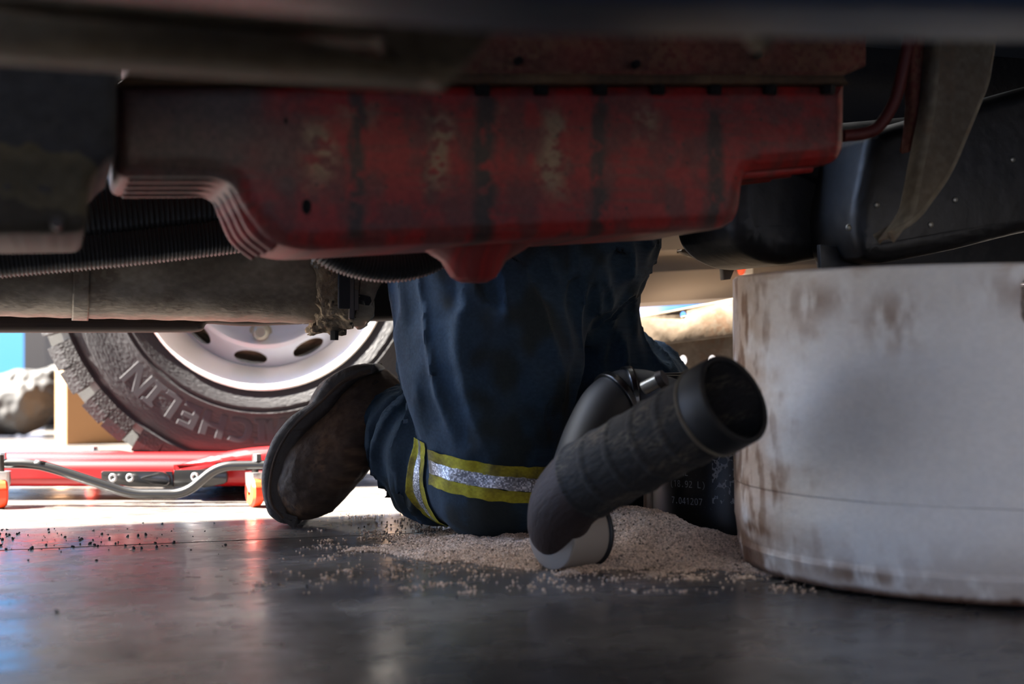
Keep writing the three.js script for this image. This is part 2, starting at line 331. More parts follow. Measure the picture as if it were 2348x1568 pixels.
// engine block and red oil pan
const PW = -1.42;
part('engine_block', truckSlab([[300, 60], [1990, 60], [1990, 150], [1930, 176], [300, 172]], PW - 0.012, 0.22, 0.006, 2), M.rustBlock, truck, 'rusty red lower edge of the engine block');
{
  // colours of the pan by its own height and length in metres
  const q0 = L(262, 185, PW), q1 = L(1948, 185, PW), q2 = L(1100, 600, PW);
  const bx0 = q0.x - 0.02, bx1 = q1.x + 0.02, by0 = q2.y - 0.03, by1 = q0.y + 0.06;
  const toUV = (px, py) => { const q = L(px, py, PW); return [(q.x - bx0) / (bx1 - bx0), (q.y - by0) / (by1 - by0)]; };
  const drips = [[820, 210, 560, 24, 0.9], [1110, 200, 575, 34, 1], [1372, 215, 560, 28, 0.9], [1640, 260, 530, 30, 0.9], [980, 220, 480, 18, 0.3]].map(([x, y0, y1, w, a]) => ({ u: toUV(x, 300)[0], v0: toUV(x, y1)[1], v1: toUV(x, y0)[1], w: w / 1700, a }));
  const dust = [[725, 280, 440, 46], [1000, 260, 450, 40], [1270, 250, 470, 46], [1490, 250, 330, 40], [820, 240, 300, 70], [1130, 240, 270, 60]].map(([x, y0, y1, w]) => ({ u: toUV(x, 300)[0], v0: toUV(x, y1)[1], v1: toUV(x, y0)[1], w: w / 1700 }));
  const uGrey = toUV(640, 300)[0];
  T.pan = tex(1280, 320, (u, v) => {
    const n = fbm(u, v, 40, 10, 4, 201), f = fbm(u, v, 200, 60, 2, 207), st = fbm(u, v, 12, 90, 3, 211);
    let c = mix3([140, 23, 19], [102, 38, 34], smooth(0.35, 0.7, n)); c = mix3(c, [102, 56, 50], smooth(0.55, 0.8, st) * 0.5);
    const grey = smooth(0.06, -0.05, u - uGrey + (fbm(u, v, 12, 5, 3, 221) - 0.5) * 0.12) * smooth(0.24, 0.5, v + (n - 0.5) * 0.12); c = mix3(c, [66, 60, 56], grey * 0.85);
    for (const d of dust) { const e = Math.abs(u - d.u + (fbm(u, v, 6, 8, 3, 231) - 0.5) * 0.03) / d.w, m = smooth(1.1, 0.2, e) * smooth(d.v0 - 0.06, d.v0 + 0.12, v) * smooth(d.v1 + 0.06, d.v1 - 0.05, v); c = mix3(c, [138, 116, 88], m * smooth(0.32, 0.6, fbm(u, v, 90, 34, 3, 237)) * 0.85); }
    for (const d of drips) { const e = Math.abs(u - d.u + (fbm(u, v, 4, 9, 3, 241) - 0.5) * 0.012) / d.w, m = smooth(1, 0.25, e) * smooth(d.v0 - 0.02, d.v0 + 0.05, v) * smooth(d.v1 + 0.06, d.v1 - 0.03, v); c = mix3(c, [44, 32, 26], m * d.a * smooth(0.25, 0.55, fbm(u, v, 80, 20, 3, 247)) * 0.9); }
    if (hash2(Math.floor(u * 330), Math.floor(v * 90), 5) > 0.996) c = mix3(c, [50, 34, 28], 0.7);
    const g = (f - 0.5) * 24; return [c[0] + g, c[1] + g * 0.8, c[2] + g * 0.8];
  });
  const panMat = std({ map: T.pan, roughness: 0.55, bumpMap: rep(T.grain, 3, 1), bumpScale: 0.0014 });
  const outline = [[262, 186, 0], [1948, 186, 0], [1946, 372, 60], [1716, 392, 34], [1702, 520, 62], [640, 577, 110], [560, 478, 60], [530, 404, 60], [268, 404, 26]];
  const g = truckSlab(outline, PW, 0.215, 0.02, 6);
  metricUV(g, (x, y, z) => [(x - bx0) / (bx1 - bx0) + (z - PW) * 0.02, (y - by0) / (by1 - by0)]);
  const pan = part('oil_pan', g, panMat, truck, 'red painted oil pan with drip streaks');
  // pressed ribs that run along the underside of the shallow end
  const rib = [[290, 404], [440, 404], [505, 404], [540, 420], [562, 470], [590, 530], [640, 572]].map(([x, y]) => L(x, y, PW));
  for (let k = 0; k < 4; k++) { const c = spline(rib.map((p) => V(p.x + 0.003, p.y + 0.0075, PW - 0.03 - k * 0.05))); part('rib', metricUV(sweep(c, 60, 12, () => 0.0112), (x, y) => [(x - bx0) / (bx1 - bx0), (y - by0) / (by1 - by0)]), panMat, pan); }
  const rib2 = [[1722, 394], [1800, 388], [1890, 378]].map(([x, y]) => L(x, y, PW));
  for (let k = 0; k < 3; k++) { const c = spline(rib2.map((p) => V(p.x, p.y + 0.001, PW - 0.03 - k * 0.05))); part('rib', metricUV(sweep(c, 30, 10, () => 0.0065), (x, y) => [(x - bx0) / (bx1 - bx0), (y - by0) / (by1 - by0)]), panMat, pan); }
  // drain boss
  const b = L(1085, 575, PW - 0.14), boss = lathe([[0, -0.033], [0.012, -0.033], [0.02, -0.028], [0.029, -0.012], [0.046, 0.0], [0.06, 0.012], [0.06, 0.02], [0, 0.02]], 32);
  boss.scale(1.3, 1.15, 1.2); boss.translate(b.x, b.y + 0.002, b.z);
  part('drain_boss', metricUV(boss, (x, y) => [(x - bx0) / (bx1 - bx0), 0.05]), panMat, pan);
  part('pan_flange', truckSlab([[300, 163], [1936, 172], [1948, 192], [262, 192]], PW + 0.012, 0.24, 0.003, 2), M.flange, pan, 'tan gasket flange');
  for (const x of [1106, 1240, 1376, 1508, 1638, 1765, 1898]) { const p = L(x, 198, PW + 0.002); part('flange_bolt', hexBolt(p, V(0, -1, 0), 0.0085, 0.01), M.darkIron, pan); }
  for (const [x, y] of [[1187, 140], [1456, 148], [1735, 128]]) part('block_bolt', hexBolt(L(x, y, PW - 0.006), V(0, 0, 1), 0.0045, 0.008), M.darkIron, truck);
  for (const [x, y, r] of [[703, 474, 0.005], [655, 277, 0.002]]) part('paint_chip', new THREE.SphereGeometry(r, 8, 6).scale(1, 1.6, 0.3).translate(L(x, y, PW).x, L(x, y, PW).y, PW), M.darkIron, pan);
}
// mud-caked housing on the left
{
  const pts = [[-250, 60, 0], [270, 60, 0], [267, 350, 8], [246, 364, 10], [204, 412, 20], [200, 532, 30], [-250, 538, 10]];
  const c = L(0, 352, -1.25).y, k = L(0, 460, -1.25).y;
  T.housing = tex(512, 512, (u, v) => {                    // v spans 0.5 m of height from y = 0.25
    const y = 0.25 + v * 0.5, edge = c + (fbm(u, v, 14, 3, 4, 301) - 0.5) * 0.07, wet = k + (fbm(u, v, 18, 3, 4, 305) - 0.5) * 0.04, n = (fbm(u, v, 60, 60, 3, 307) - 0.5) * 24;
    let col = y > edge ? [36, 37, 41] : y > wet ? [74, 66, 46] : [46, 40, 28]; return [col[0] + n, col[1] + n, col[2] + n];
  });
  const mat = std({ map: T.housing, roughness: 0.75, bumpMap: rep(T.grain, 4), bumpScale: 0.003 });
  const g = metricUV(truckSlab(pts, -1.25, 0.3, 0.012, 4), (x, y) => [x * 1.6, (y - 0.25) / 0.5]);
  const h = part('gear_housing', g, mat, truck, 'dark housing caked with olive mud below');
  part('housing_bolt', hexBolt(L(130, 512, -1.25), V(0, 0, 1), 0.006, 0.009), M.bolt, h, 'worn bolt head');
  for (const [x, y] of [[18, 430], [96, 432], [110, 436]]) part('housing_bolt', hexBolt(L(x, y, -1.25), V(0, 0, 1), 0.003, 0.004), M.bolt, h);
}
// corrugated hoses
{
  const ribbed = (R, pitch, amp) => (t, s) => R - amp * (0.5 + 0.5 * Math.cos(s / pitch * 2 * Math.PI)) ** 0.6;
  const W1 = -1.86, R1 = 0.042;
  const low = [[-260, 668], [0, 641], [300, 612], [560, 581], [760, 560]].map(([x, y]) => { const p = L(x, y, W1); return V(p.x, p.y + R1, W1); });
  let c = spline(low); part('corrugated_hose', sweep(c, Math.round(c.getLength() / 0.00085), 14, ribbed(R1, 0.0050, 0.0028)), M.blackRubber, truck, 'black corrugated hose sloping down');
  const up = [[-260, 600], [0, 570], [300, 535], [560, 505], [760, 480]].map(([x, y]) => { const p = L(x, y, W1 + 0.03); return V(p.x, p.y + R1, W1 + 0.03); });
  c = spline(up); part('corrugated_hose', sweep(c, Math.round(c.getLength() / 0.0011), 14, ribbed(R1, 0.0064, 0.003)), M.blackRubber, truck, 'black corrugated hose sloping down');
  const R2 = 0.026, W2 = -1.72;
  const sag = [[700, 560], [745, 608], [800, 634], [860, 648], [920, 648], [975, 632], [1040, 596], [1100, 540]].map(([x, y]) => { const p = L(x, y, W2); return V(p.x, p.y + R2, W2); });
  c = spline(sag); part('corrugated_hose', sweep(c, Math.round(c.getLength() / 0.0007), 18, ribbed(R2, 0.0042, 0.0034)), M.blackRubber, truck, 'sagging loop of ribbed black hose');
  part('cable_tray', truckSlab([[-300, 380, 0], [620, 380, 0], [620, 500, 0], [-300, 560, 0]], -1.98, 0.02, 0.004, 2), M.darkIron, truck);
}
// pipe, its band and its muddy hanger
{
  const W = -2.12, R = 0.088, a = L(-300, 719, W), b = L(835, 744, W);
  const A = V(a.x, a.y + R, W), B = V(b.x, b.y + R, W), dir = B.clone().sub(A).normalize();
  const at = (px) => { const p = L(px, 735, W); return A.clone().addScaledVector(dir, (p.x - A.x) / dir.x); };
  const uvp = (g) => metricUV(g, (x, y, z) => [x, y + z]);
  part('exhaust_pipe', uvp(sweep(new THREE.LineCurve3(A, B), 60, 48, (t) => R + 0.0006 * Math.sin(t * 90))), M.muffler, truck, 'dirty tan-grey exhaust pipe');
  part('pipe_band', uvp(sweep(new THREE.LineCurve3(at(167), at(205)), 8, 48, (t) => R + 0.0035)), M.muffler, truck, 'raised band around the pipe');
  // crumpled lip on the open end
  const e0 = at(800), n = 40, prof = sweep(new THREE.LineCurve3(e0, at(842)), 14, 56, () => R + 0.003), p = prof.attributes.position;
  for (let i = 0; i < p.count; i++) { const x = p.getX(i), y = p.getY(i), z = p.getZ(i), t = clamp((x - e0.x) / 0.024), k = simplex(x * 40, y * 40, z * 40) * 0.006 * t; p.setXYZ(i, x + k * 1.6, y + k, z + k); }
  prof.computeVertexNormals(); part('pipe_lip', uvp(prof), M.muffler, truck, 'crumpled lip of the pipe');
  // muddy lump and hanger strap
  const m0 = at(735), lumpF = (x, y, z) => { const r = Math.hypot((x - m0.x) * 1.5, y - m0.y, z - m0.z) ; const ring = Math.max(Math.hypot(y - m0.y, z - m0.z) - (R + 0.014), Math.abs(x - m0.x + 0.012 * Math.sin((y - m0.y) * 20)) - 0.026); return ring - 0.006 * simplex(x * 28, y * 28, z * 28) - 0.004 * simplex(x * 70, y * 70, z * 70); };
  part('mud_lump', surface(lumpF, V(m0.x - 0.05, m0.y - 0.125, m0.z - 0.125), V(m0.x + 0.05, m0.y + 0.125, m0.z + 0.125), 0.005), M.mud, truck, 'dried mud caked round the hanger');
  const s = at(758), f = V(0, 0, R + 0.022);
  part('hanger_strap', box(0.018, 0.16, 0.006, s.x, s.y + 0.012, s.z + R + 0.018, 0.002), M.darkIron, truck, 'dark hanger strap');
  part('hanger_strap', box(0.008, 0.19, 0.01, s.x + 0.011, s.y + 0.012, s.z + R + 0.016, 0.002), M.bolt, truck);
  part('hanger_clip', box(0.012, 0.03, 0.008, s.x + 0.016, s.y - 0.055, s.z + R + 0.012, 0.001), M.bolt, truck);
  part('hanger_bolt', hexBolt(V(s.x + 0.028, s.y - 0.052, s.z + R - 0.014), V(0.5, -0.2, 0.84).normalize(), 0.008, 0.022), M.darkIron, truck);
  part('hanger_bolt', hexBolt(V(s.x, s.y - R - 0.012, s.z + 0.03), V(0, -1, 0), 0.007, 0.014), M.darkIron, truck);
}
// lower edge of the far side
part('side_sill', truckSlab([[-700, 300, 0], [1100, 300, 0], [1100, 722, 0], [890, 736, 0], [560, 748, 20], [490, 742, 6], [474, 742, 6], [466, 762, 30], [-700, 764, 0]], -2.215, 0.05, 0.014, 4), M.brown, truck, 'dull brown sill along the far side');
{
  // fender panel with a rolled lower edge and a crease, swept along the far side
  const a = L(1080, 722, -2.47), b = L(2500, 640, -2.47), prof = [[0, 0], [0.012, -0.004], [0.024, 0.004], [0.03, 0.03], [0.026, 0.06], [0.008, 0.075], [0.004, 0.09], [0.02, 0.1], [0.022, 0.3], [0.0, 0.75], [-0.02, 0.75], [-0.02, 0.02]];
  const shape = new THREE.Shape(prof.map(([x, y]) => new THREE.Vector2(x, y)));
  const g = new THREE.ExtrudeGeometry(shape, { depth: b.x - a.x, bevelEnabled: false, steps: 1 }); g.rotateY(Math.PI / 2);
  const m = new THREE.Matrix4().makeShear(0, 0, 0, 0, 0, 0); g.applyMatrix4(m);
  const p = g.attributes.position; for (let i = 0; i < p.count; i++) { const x = p.getX(i), y = p.getY(i), z = p.getZ(i); p.setXYZ(i, a.x + x, a.y + y + (b.y - a.y) * x / (b.x - a.x), -2.47 - z); }
  part('fender_panel', toCreasedNormals(g, 0.7), M.fender, truck, 'grey beige fender panel with a rolled edge');
}
// rusty bracket, lamp, black shrouds, arm, hoses on the right
part('hanging_bracket', truckSlab([[1612, 555], [1712, 555], [1692, 600], [1676, 640], [1660, 642], [1657, 612], [1640, 588]], -2.0, 0.014, 0.002, 2), M.beige, truck, 'rusty beige bracket hanging down');
part('bracket_plate', truckSlab([[1560, 574, 4], [1650, 548, 4], [1662, 566, 6], [1640, 588, 8], [1590, 590, 8]], -2.05, 0.02, 0.004, 2), M.beige, truck);
part('marker_lamp', new THREE.SphereGeometry(0.012, 16, 12).scale(0.8, 1.5, 0.6).translate(L(1700, 610, -2.43).x, L(1700, 610, -2.43).y, -2.43), std({ color: 0xff5a2a, roughness: 0.3 }), truck, 'small orange marker lamp');
part('lamp_bezel', box(0.022, 0.07, 0.012, L(1716, 590, -2.43).x, L(1716, 590, -2.43).y, -2.436, 0.004), M.rimLip, truck);
part('fan_shroud', truckSlab([[1678, 300, 30], [2120, 260, 30], [2120, 560, 60], [1890, 592, 60], [1790, 612, 90], [1702, 570, 60], [1676, 510, 60]], -1.72, 0.2, 0.03, 6), M.blackPlastic, truck, 'glossy black plastic shroud');
const shield = part('splash_shield', truckSlab([[2000, 300, 40], [2420, 180, 0], [2700, 180, 0], [2700, 470, 0], [2348, 533, 100], [2200, 572, 100], [2030, 604, 26], [1982, 590, 20], [1960, 500, 60]], -1.6, 0.14, 0.02, 5), M.blackPlastic, truck, 'black splash shield with rivets');
for (const [x, y] of [[2190, 458], [2134, 515], [1946, 522], [2322, 366], [2010, 470]]) { const q = L(x, y, -1.6); part('rivet', new THREE.SphereGeometry(0.0045, 10, 8).scale(1, 1, 0.5).translate(q.x, q.y, q.z), M.nut, shield); }
part('shroud_tab', truckSlab([[1880, 560, 4], [1980, 570, 4], [1978, 615, 4], [1884, 622, 4]], -1.66, 0.01, 0.002, 2), M.blackPlastic, truck);
part('under_tray', truckSlab([[1880, 300, 0], [2900, 200, 0], [2900, 660, 0], [1900, 640, 0], [1890, 600, 0]], -1.98, 0.03, 0.005, 2), M.blackPlastic, truck);
part('bulkhead', truckSlab([[1900, 30, 0], [2900, 30, 0], [2900, 420, 0], [1900, 420, 0]], -1.93, 0.02, 0.003, 1), M.darkIron, truck);
part('support_arm', truckSlab([[2150, 60, 0], [2296, 60, 0], [2276, 190, 30], [2190, 400, 60], [2112, 508, 40], [2036, 550, 6], [2088, 482, 30], [2112, 350, 60], [2134, 240, 40]], -1.47, 0.03, 0.008, 4), M.tan, truck, 'tan curved support arm');
part('support_arm', truckSlab([[2090, 60, 0], [2152, 60, 0], [2140, 160, 10], [2122, 310, 20], [2084, 352, 10], [2094, 240, 10]], -1.5, 0.02, 0.004, 3), M.rustBlock, truck, 'rusty brown flat bar');
{ const c = spline([[2090, 60], [2072, 150], [2052, 230], [2018, 286], [1985, 305], [1930, 312]].map(([x, y]) => L(x, y, -1.5))); part('red_hose', sweep(c, 60, 14, () => 0.0075), M.redHose, truck, 'dull red rubber hose'); }

// ---------------------------------------------------------------- parked trailer with the large wheel
let cutOut;
const trailer = thing('flatbed_trailer', 'flatbed trailer on a chunky black tyre and silver slotted rim', 'trailer');
const TYAW = 0.15; trailer.rotation.y = TYAW;
const font = await new FontLoader().loadAsync('fonts/droid/droid_sans_bold.typeface.json');
{
  const WW = 2.72 * ((605 - CX) / FPX * Math.sin(TYAW) - Math.cos(TYAW)), c = L(605, 608, WW, TYAW), RT = 0.43; c.y = RT;
  const hub = (g) => { g.rotateX(Math.PI / 2); g.translate(c.x, c.y, WW); return g; };   // lathe axis y becomes +z towards the viewer
  // tyre: radius, offset along the axis (+ = towards the viewer)
  const tyre = part('tyre', hub(lathe([[0.236, -0.25], [0.3, -0.27], [0.38, -0.26], [0.4, -0.22], [0.405, -0.1], [0.402, -0.03], [0.395, -0.012], [0.385, 0.002], [0.378, -0.002], [0.374, 0.001], [0.355, 0.006], [0.33, 0.008], [0.292, 0.008], [0.286, 0.012], [0.28, 0.009], [0.275, 0.012], [0.262, 0.01], [0.245, 0.004], [0.24, -0.004], [0.236, -0.02], [0.236, -0.25]], 120)), M.tyre, trailer, 'black tyre with raised sidewall lettering');
  const N = 44;
  for (let k = 0; k < N; k++) {
    const a = k / N * Math.PI * 2, w = 0.425 * Math.PI * 2 / N * 0.76;
    const sh = new THREE.Shape([[0.384, 0.006], [0.41, 0.0], [0.433, -0.014], [RT, -0.03], [RT, -0.075], [0.4, -0.075]].map(([r, z]) => new THREE.Vector2(r, z)));
    const g = new THREE.ExtrudeGeometry(sh, { depth: w, bevelEnabled: false }); g.translate(0, 0, -w / 2);       // x = radius, y = axis, z = along the rim
    g.rotateX(Math.PI / 2); g.scale(1, 1, 1); // axis y becomes z
    g.rotateZ(a + (k % 2 ? 0.012 : -0.012)); g.translate(c.x, c.y, WW);
    part('tread_block', g, M.tread, tyre);
  }
  for (let k = 0; k < N; k++) { const a = (k + 0.5) / N * Math.PI * 2, g = new THREE.BoxGeometry(0.03, 0.05, 0.13); g.translate(0.422, 0, -0.16); g.rotateZ(a); g.translate(c.x, c.y, WW); part('tread_block', g, M.tread, tyre); }
  const word = 'MICHELIN', angs = [-6.5, 0.6, 7.7, 17.0, 25.4, 33.2, 39.4, 46.6], letters = [];
  [...word].forEach((ch, i) => {
    const g = new TextGeometry(ch, { font, size: 0.046, depth: 0.0007, curveSegments: 5, bevelEnabled: true, bevelThickness: 0.0004, bevelSize: 0.0008, bevelSegments: 1 });
    g.computeBoundingBox(); const b = g.boundingBox; g.translate(-(b.min.x + b.max.x) / 2, -0.023, 0);
    g.scale(1.25, 1, 1); g.translate(0, 0.321, 0.0075);           // letter tops point away from the hub
    g.rotateZ(Math.PI - angs[i] * Math.PI / 180); g.translate(c.x, c.y, WW); letters.push(g);
  });
  part('sidewall_lettering', mergeGeometries(letters), M.tyreLetter, tyre, 'raised letters on the sidewall');
  // rim
  const rim = part('rim', hub(lathe([[0.242, -0.004], [0.243, 0.006], [0.239, 0.009], [0.234, 0.004], [0.226, -0.012], [0.206, -0.034], [0.199, -0.05], [0.198, -0.2], [0.21, -0.24], [0.236, -0.25]], 96)), M.rimLip, trailer, 'bright polished rim lip');
  const cut = (solid, tools) => { const ev = new Evaluator(); ev.useGroups = false; ev.attributes = ['position', 'normal', 'uv']; let b = new Brush(solid); b.updateMatrixWorld(); for (const t of tools) { const q = new Brush(t); q.updateMatrixWorld(); b = ev.evaluate(b, q, SUBTRACTION); } return b.geometry; };
  cutOut = cut;
  const front = [[0.2, -0.052], [0.192, -0.046], [0.172, -0.03], [0.163, -0.018], [0.155, -0.016], [0.148, -0.022], [0.13, -0.034], [0.085, -0.036], [0.08, -0.02], [0.07, 0.0], [0.0, 0.004]];
  const solid = new THREE.LatheGeometry([...front.slice().reverse(), [0.2, -0.064], [0.192, -0.058], [0.172, -0.042], [0.148, -0.034], [0.13, -0.046], [0, -0.046]].map(([x, y]) => new THREE.Vector2(x, y)).reverse(), 96);
  const tools = [];
  for (let k = 0; k < 10; k++) { const a = -Math.PI / 2 + 0.17 + (k - 0.5) / 10 * Math.PI * 2, t = new THREE.CylinderGeometry(1, 1, 0.12, 28); t.scale(0.013, 1, 0.032); t.translate(0.181, -0.03, 0); t.rotateY(a); tools.push(t); }
  const disc = part('wheel_disc', hub(toCreasedNormals(cut(solid, tools), 0.6)), M.rimDisc, trailer, 'silver wheel disc with oval slots');
  part('brake_drum', hub(lathe([[0, -0.07], [0.17, -0.07], [0.19, -0.08], [0.19, -0.19], [0, -0.19]], 48)), M.mud, trailer, 'rusty brown brake drum');
  for (let k = 0; k < 8; k++) {
    const a = -Math.PI / 2 - 0.05 + k / 8 * Math.PI * 2, x = c.x + Math.cos(a) * 0.132, y = c.y + Math.sin(a) * 0.132;
    const nut = lathe([[0, 0.026], [0.01, 0.025], [0.015, 0.018], [0.017, 0.0], [0.022, -0.002], [0.022, -0.008]], 16); nut.rotateX(Math.PI / 2); nut.translate(x, y, WW - 0.03);
    part('lug_nut', nut, M.nut, disc);
  }
  // axle, far wheel and deck
  part('axle', cyl(V(c.x, c.y, WW - 0.1), V(c.x, c.y, WW - 1.25), 0.05), M.darkIron, trailer);
  const far = lathe([[0.05, -0.12], [0.24, -0.12], [0.4, -0.13], [RT, -0.08], [RT, 0.08], [0.4, 0.13], [0.24, 0.12], [0.05, 0.12]], 48); far.rotateX(Math.PI / 2); far.translate(c.x, RT, WW - 1.25); part('far_tyre', far, M.tyre, trailer);
  part('deck', box(1.25, 0.09, 1.4, c.x, 1.06, WW - 0.8, 0.01), M.greySack, trailer);
  for (const z of [-0.42, -0.98]) part('frame_rail', box(1.15, 0.16, 0.07, c.x, 0.94, WW + z, 0.005), M.darkIron, trailer);
  for (const z of [-0.42, -0.98]) part('leaf_spring', box(0.75, 0.05, 0.06, c.x, 0.52, WW + z, 0.01), M.darkIron, trailer);
  for (const z of [-0.42, -0.98]) for (const s of [-0.33, 0.33]) part('spring_hanger', box(0.05, 0.36, 0.05, c.x + s, 0.7, WW + z), M.darkIron, trailer);
}

// ---------------------------------------------------------------- things beyond the trailer
{
  const o = thing('cardboard_box', 'brown cardboard box on the sunlit floor behind the tyre', 'box');
  const a = V(P(150, 0, 3.86).x, 0, -3.86), b = a.clone().add(V(0.3 * Math.cos(0.4), 0, -0.3 * Math.sin(0.4)));
  o.position.set((a.x + b.x) / 2 - 0.14 * Math.sin(0.4), 0, (a.z + b.z) / 2 - 0.14 * Math.cos(0.4)); o.rotation.y = 0.4;
  const w = a.distanceTo(b);
  part('carton', box(w, 0.225, 0.28, 0, 0.1125, 0, 0.003), M.cardboard, o);
  part('flap', box(w * 0.98, 0.004, 0.135, 0, 0.227, 0.069), M.cardboard, o);
  part('flap', box(w * 0.98, 0.004, 0.135, 0, 0.227, -0.069), M.cardboard, o);
}
{
  const o = thing('blue_cabinet', 'tall bright blue cabinet with a black frame standing off the floor', 'cabinet');
  const p = P(62, 884, 4.5); o.position.set(p.x, 0, p.z);
  part('panel', box(0.9, 1.1, 0.03, -0.45, 0.16 + 0.55, 0, 0.004), M.bluePanel, o, 'bright blue front panel');
  part('frame', mergeGeometries([box(0.068, 1.2, 0.06, 0.034, 0.75, 0), box(1.0, 0.02, 0.06, -0.43, 0.15, 0), box(1.0, 0.05, 0.06, -0.43, 1.33, 0), box(0.06, 1.2, 0.06, -0.93, 0.75, 0)]), M.cabinetFrame, o, 'black frame');
  part('back', box(0.9, 1.1, 0.3, -0.45, 0.71, -0.17), M.cabinetFrame, o);
  for (const [x, z] of [[-0.9, 0], [-0.02, -0.3], [-0.9, -0.3], [-0.3, 0]]) part('leg', box(0.04, 0.16, 0.04, x, 0.08, z), M.cabinetFrame, o);
}
{
  const c = P(-30, 960, 4.2), f = (x, y, z) => { const d = union([cap(V(-0.25, 0.1, 0), V(0.1, 0.1, 0), 0.1, 0.085), cap(V(0.12, 0.1, 0.02), V(0.2, 0.17, -0.06), 0.06, 0.05)], 0.06)(x, y, z); return Math.max(d - 0.012 * simplex(x * 9, y * 9, z * 9) - 0.005 * simplex(x * 25, y * 25, z * 25), -y); };
  const o = part('plastic_sack', surface(f, V(-0.45, -0.02, -0.25), V(0.3, 0.42, 0.2), 0.012), M.greySack, scene);
  o.position.set(c.x, 0, c.z); o.userData = { label: 'crumpled grey sack slumped on the floor under the blue cabinet', category: 'sack' };
}
// ---------------------------------------------------------------- red creeper
{
  const o = thing('mechanic_creeper', 'red mechanic creeper with black side rails lying by the big tyre', 'creeper');
  const rail = (pts, d) => bent(pts.map(([x, y]) => P(x, y, d)), 0.025);
  // deck: rounded body, raised headrest
  const y0 = P(0, 1118, 2.5).y, yTop = P(0, 1056, 2.5).y, x0 = P(14, 0, 2.5).x, x1 = P(640, 0, 2.5).x;
  for (const z of [-2.535, -2.69]) part('frame_beam', box(x1 - x0 + 0.2, yTop - y0, 0.05, (x0 + x1) / 2 - 0.1, (y0 + yTop) / 2, z, 0.018), M.redPaint, o, 'glossy red frame beam');
  part('pad', box(x1 - x0 + 0.18, 0.02, 0.12, (x0 + x1) / 2 - 0.1, yTop - 0.016, -2.612, 0.008), M.cabinetFrame, o, 'black padded deck');
  part('headrest', worldSlab([[392, 1084, 6], [640, 1080, 0], [640, 1026, 0], [560, 1031, 60], [480, 1045, 40], [400, 1068, 14]], 2.49, 0.06, 0.014, 4), M.redPaint, o, 'raised red headrest');
  part('headrest_pad', worldSlab([[420, 1084, 6], [640, 1080, 0], [640, 1034, 0], [560, 1038, 60], [480, 1050, 40]], 2.56, 0.13, 0.012, 4), M.cabinetFrame, o, 'black headrest pad');
  const tube = (c) => sweep(c, 90, 14, () => 0.0085);
  part('side_rail', tube(rail([[-200, 1062], [75, 1063], [110, 1070], [300, 1132], [425, 1132], [500, 1068], [625, 1066]], 2.42)), M.blackTube, o, 'bent black tube');
  part('side_rail', tube(rail([[-200, 1046], [0, 1046], [285, 1041], [345, 1056], [385, 1085]], 2.74)), M.blackTube, o, 'bent black tube');
  const br = part('bracket', worldSlab([[230, 1080, 8], [395, 1081, 4], [398, 1118, 4], [300, 1116, 10], [232, 1104, 10]], 2.47, 0.012, 0.002, 2), M.blackTube, o, 'black steel bracket');
  const br2 = part('bracket', worldSlab([[398, 1078, 3], [520, 1075, 14], [522, 1108, 14], [470, 1118, 8], [398, 1116, 3]], 2.465, 0.012, 0.002, 2), M.blackTube, o, 'black steel bracket');
  part('lever', worldSlab([[320, 1096, 4], [345, 1088, 6], [372, 1080, 10], [392, 1096, 12], [384, 1114, 10], [350, 1112, 8]], 2.455, 0.01, 0.002, 2), M.blackTube, br);
  for (const [x, y, q] of [[259, 1095, br], [298, 1095, br], [447, 1093, br2]]) { const p = P(x, y, 2.455); part('bolt', new THREE.TorusGeometry(0.005, 0.0025, 8, 16).translate(p.x, p.y, p.z), M.chrome, q, 'bright steel bolt'); }
  const caster = (px, pyTop, d, s = 1) => {
    const t = P(px, pyTop, d), c = new THREE.Group(); c.name = 'caster'; o.add(c);
    part('stem', cyl(V(t.x, t.y - 0.012, t.z), V(t.x, t.y + 0.016, t.z), 0.006, 0.005, 12), M.bolt, c);
    const h = Math.max(t.y - 0.012, 0.02);
    part('fork', lathe([[0, h], [0.017, h], [0.016, h - 0.02], [0.011, h - 0.034], [0, h - 0.034]], 20).translate(t.x, 0, t.z), M.chrome, c, 'steel caster fork');
    const w = lathe([[0.006, -0.01], [0.022, -0.01], [0.026, -0.006], [0.026, 0.006], [0.022, 0.01], [0.006, 0.01]], 28); w.rotateZ(Math.PI / 2); w.rotateY(0.5); w.translate(t.x, 0.026, t.z + 0.004); part('caster_wheel', w, M.orange, c, 'orange caster wheel');
  };
  caster(2, 1064, 2.4); caster(585, 1066, 2.42); caster(215, 1044, 2.8); caster(640, 1066, 2.62); caster(-160, 1044, 2.8);
  for (const [x, y, d] of [[216, 1036, 2.78], [4, 1052, 2.42], [590, 1055, 2.42]]) part('rail_nut', hexBolt(P(x, y, d), V(0, 1, 0), 0.008, 0.012), M.chrome, o);
}
